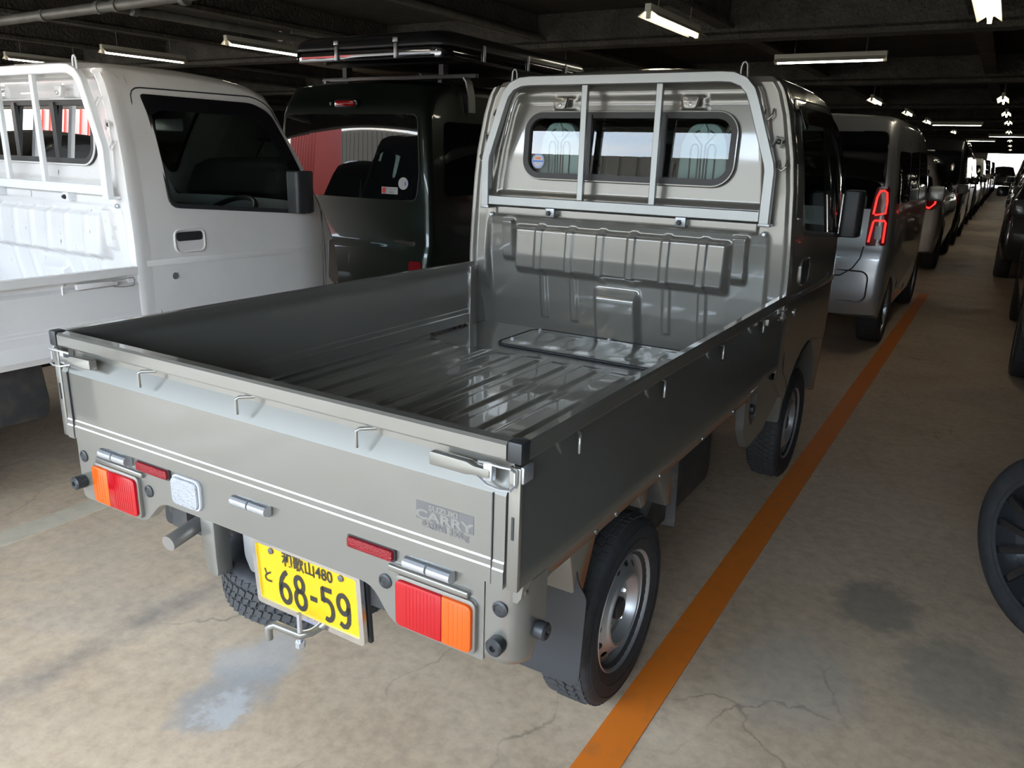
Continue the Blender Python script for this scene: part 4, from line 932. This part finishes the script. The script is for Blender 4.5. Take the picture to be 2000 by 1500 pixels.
MB().prism(rrect(-.6935, .6935, -.0035, 2.1035, .12, 6), 'z', .012, .076).build('gloss_band', 'gloss_band', bx, bevel=.003)
for lx in (-.23, .30):
    la = MB().box(lx-.013, lx+.013, -.018, -.004, .005, .10).build('latch', 'alu', bx, bevel=.004)
    MB().box(lx-.020, lx+.020, -.018, -.004, .105, .135).build('latch_keeper', 'alu', la, bevel=.003)
for ly in (.45, 1.05, 1.65):
    MB().box(.696, .708, ly-.013, ly+.013, .015, .12).build('latch', 'alu', bx, bevel=.004)

bv = thing('van', 'black van mirrored in the rear glass of the green van', 'van', (-5.2, -2.6, 0))
car(bv, 'paint_black', 'van', h=1.75, lamps='box', plate='plate_white', spokes=6)
# silver van and the row ahead
sv = thing('van', 'silver van with glowing red ring tail lights directly ahead of grey truck', 'van', (-.035, 5.50, 0))
sb_, sry, sX = car(sv, 'paint_silver', 'van', h=1.80, hw=.7375, lamps='ring', plate=None, RT=.28, spokes=8, gtop=.125)
MB().tube([(x, sry(x, z, .004), z) for x, z in rrect(-.62, .62, .40, .64, .06)], .006, 6, True).build('bumper_groove', 'paint_dkgrey', sb_)
MB().tube([(.555, sry(.555, .82, .012), .83), (.545, -.01, .74), (.50, -.02, .66), (.42, -.025, .60), (.30, -.03, .585), (.1, -.03, .60)], .005, 6).build('trailing_cable', 'plastic', sb_)
hs = thing('hatchback_car', 'pearl white hatchback with lit red tail lamps ahead of silver van', 'car', (-.185, 11.25, 0))
car(hs, 'paint_pearl', 'hatch', h=1.60, hw=.88, L=4.15, lamps='hatch', plate='plate_white', RT=.32)
rows = [(-.10, 16.0, 'paint_black', 'van', 1.96, .80, 'box', 'tall black van beyond the white hatchback'),
        (-.15, 20.4, 'paint_dkgrey', 'van', 1.80, .80, 'box', 'dark grey van, second vehicle beyond the white hatchback'),
        (-.20, 25.0, 'paint_black', 'hatch', 1.62, .86, 'hatch_off', 'black hatchback, third vehicle beyond the white hatchback'),
        (-.15, 30.0, 'paint_pearl', 'van', 1.75, .80, 'box', 'white van, fourth vehicle beyond the white hatchback'),
        (-.20, 35.0, 'paint_dkgrey', 'hatch', 1.60, .86, 'hatch_off', 'dark grey hatchback, fifth vehicle beyond the white hatchback'),
        (-.15, 40.5, 'paint_black', 'van', 1.80, .80, 'box', 'black van, sixth vehicle beyond the white hatchback'),
        (-.20, 46.0, 'paint_silver', 'hatch', 1.58, .86, 'hatch_off', 'silver hatchback, seventh vehicle beyond the white hatchback'),
        (-.15, 52.0, 'paint_dkgrey', 'van', 1.80, .80, 'box', 'small dark van near the bright far exit, left of the aisle'),
        (-.20, 59.0, 'paint_pearl', 'hatch', 1.55, .86, 'hatch_off', 'tiny white car beside the bright far exit'),
        (2.27, 11.0, 'paint_black', 'hatch', 1.58, .86, 'hatch', 'black hatchback with red tail light at the right edge'),
        (2.30, 16.2, 'paint_dkgrey', 'hatch', 1.56, .86, 'hatch_off', 'dark grey hatchback right behind the black one at right edge'),
        (2.30, 21.5, 'paint_black', 'van', 1.70, .80, 'box', 'small black van in the right row'),
        (2.30, 27.0, 'paint_silver', 'hatch', 1.56, .86, 'hatch_off', 'small silver hatchback in the right row near the exit'),
        (2.30, 34.0, 'paint_dkgrey', 'hatch', 1.56, .86, 'hatch_off', 'tiny dark hatchback in the right row near the exit')]
for x, y, pm, kd, h_, hw_, lp_, lb in rows:
    t = thing('van' if kd == 'van' else 'hatchback_car', lb, 'van' if kd == 'van' else 'car', (x, y, 0), 'parked cars in the far rows')
    car(t, pm, kd, h=h_, hw=hw_, L=3.395 if kd == 'van' else 4.0, lamps=lp_, plate='plate_white', RT=.28 if kd == 'van' else .31, detail=y < 22, spokes=6)
fc = thing('hatchback_car', 'pale car blocking the bright far exit at the end of the aisle', 'car', (.95, 70, 0), 'parked cars in the far rows')
car(fc, 'paint_silver', 'hatch', h=1.60, hw=.86, L=4.0, lamps='hatch_off', plate='plate_white', RT=.31, detail=False, spokes=6)
rc = thing('hatchback_car', 'black car at right edge with turned front wheel and dark alloy spokes', 'car', (2.50, -1.58, 0))
car(rc, 'paint_black', 'hatch', h=1.58, hw=.86, L=4.10, lamps='hatch_off', plate='plate_white', RT=.30, steer=R_(38), spokes=14, rimm='dark_alloy', mirrors=False)
rc2 = thing('hatchback_car', 'dark grey hatchback sliver at right edge beyond the turned wheel', 'car', (2.47, 4.75, 0))
car(rc2, 'paint_dkgrey', 'hatch', h=1.58, hw=.86, L=4.10, lamps='hatch_off', plate='plate_white', RT=.31, spokes=10)

# ---------------------------------------------------------------- outdoors behind the camera
struct(MB().box(-90, 90, -120, OPEN_Y, -.30, -.02).build('ground', 'asphalt'))
fw = MB()
FH = 7.3
for i in range(120): fw.box(-60+i, -60+i+.8, -34.0, -33.9, 0, FH)
fw.box(-60, 60, -34.4, -33.99, 0, FH)
struct(fw.build('wall_yard', 'sheetmetal'))
rb = thing('cargo_container', 'red cargo container on a trailer mirrored in the white truck rear window', 'container', (-16.4, -8.4, 0))
MB().box(-1.5, 1.5, -1.2, 1.2, 1.0, 3.6).build('container_body', 'redbox', rb, bevel=.03)
for i in range(10): MB().box(-1.41+.3*i, -1.29+.3*i, 1.2, 1.23, 1.15, 3.45).build('container_rib', 'redbox', rb)
MB().box(-1.5, 1.5, -.5, .5, .7, 1.0).build('trailer_bed', 'under', rb)
for i in (-.9, .9):
    for s in (1, -1): MB().lathe([(.2, 0), (.45, 0), (.5, .06), (.5, .24), (.45, .3), (.2, .3)], (i, s*.72, .5), 'y', 24, sgn=s).build('trailer_wheel', 'rubber', rb)
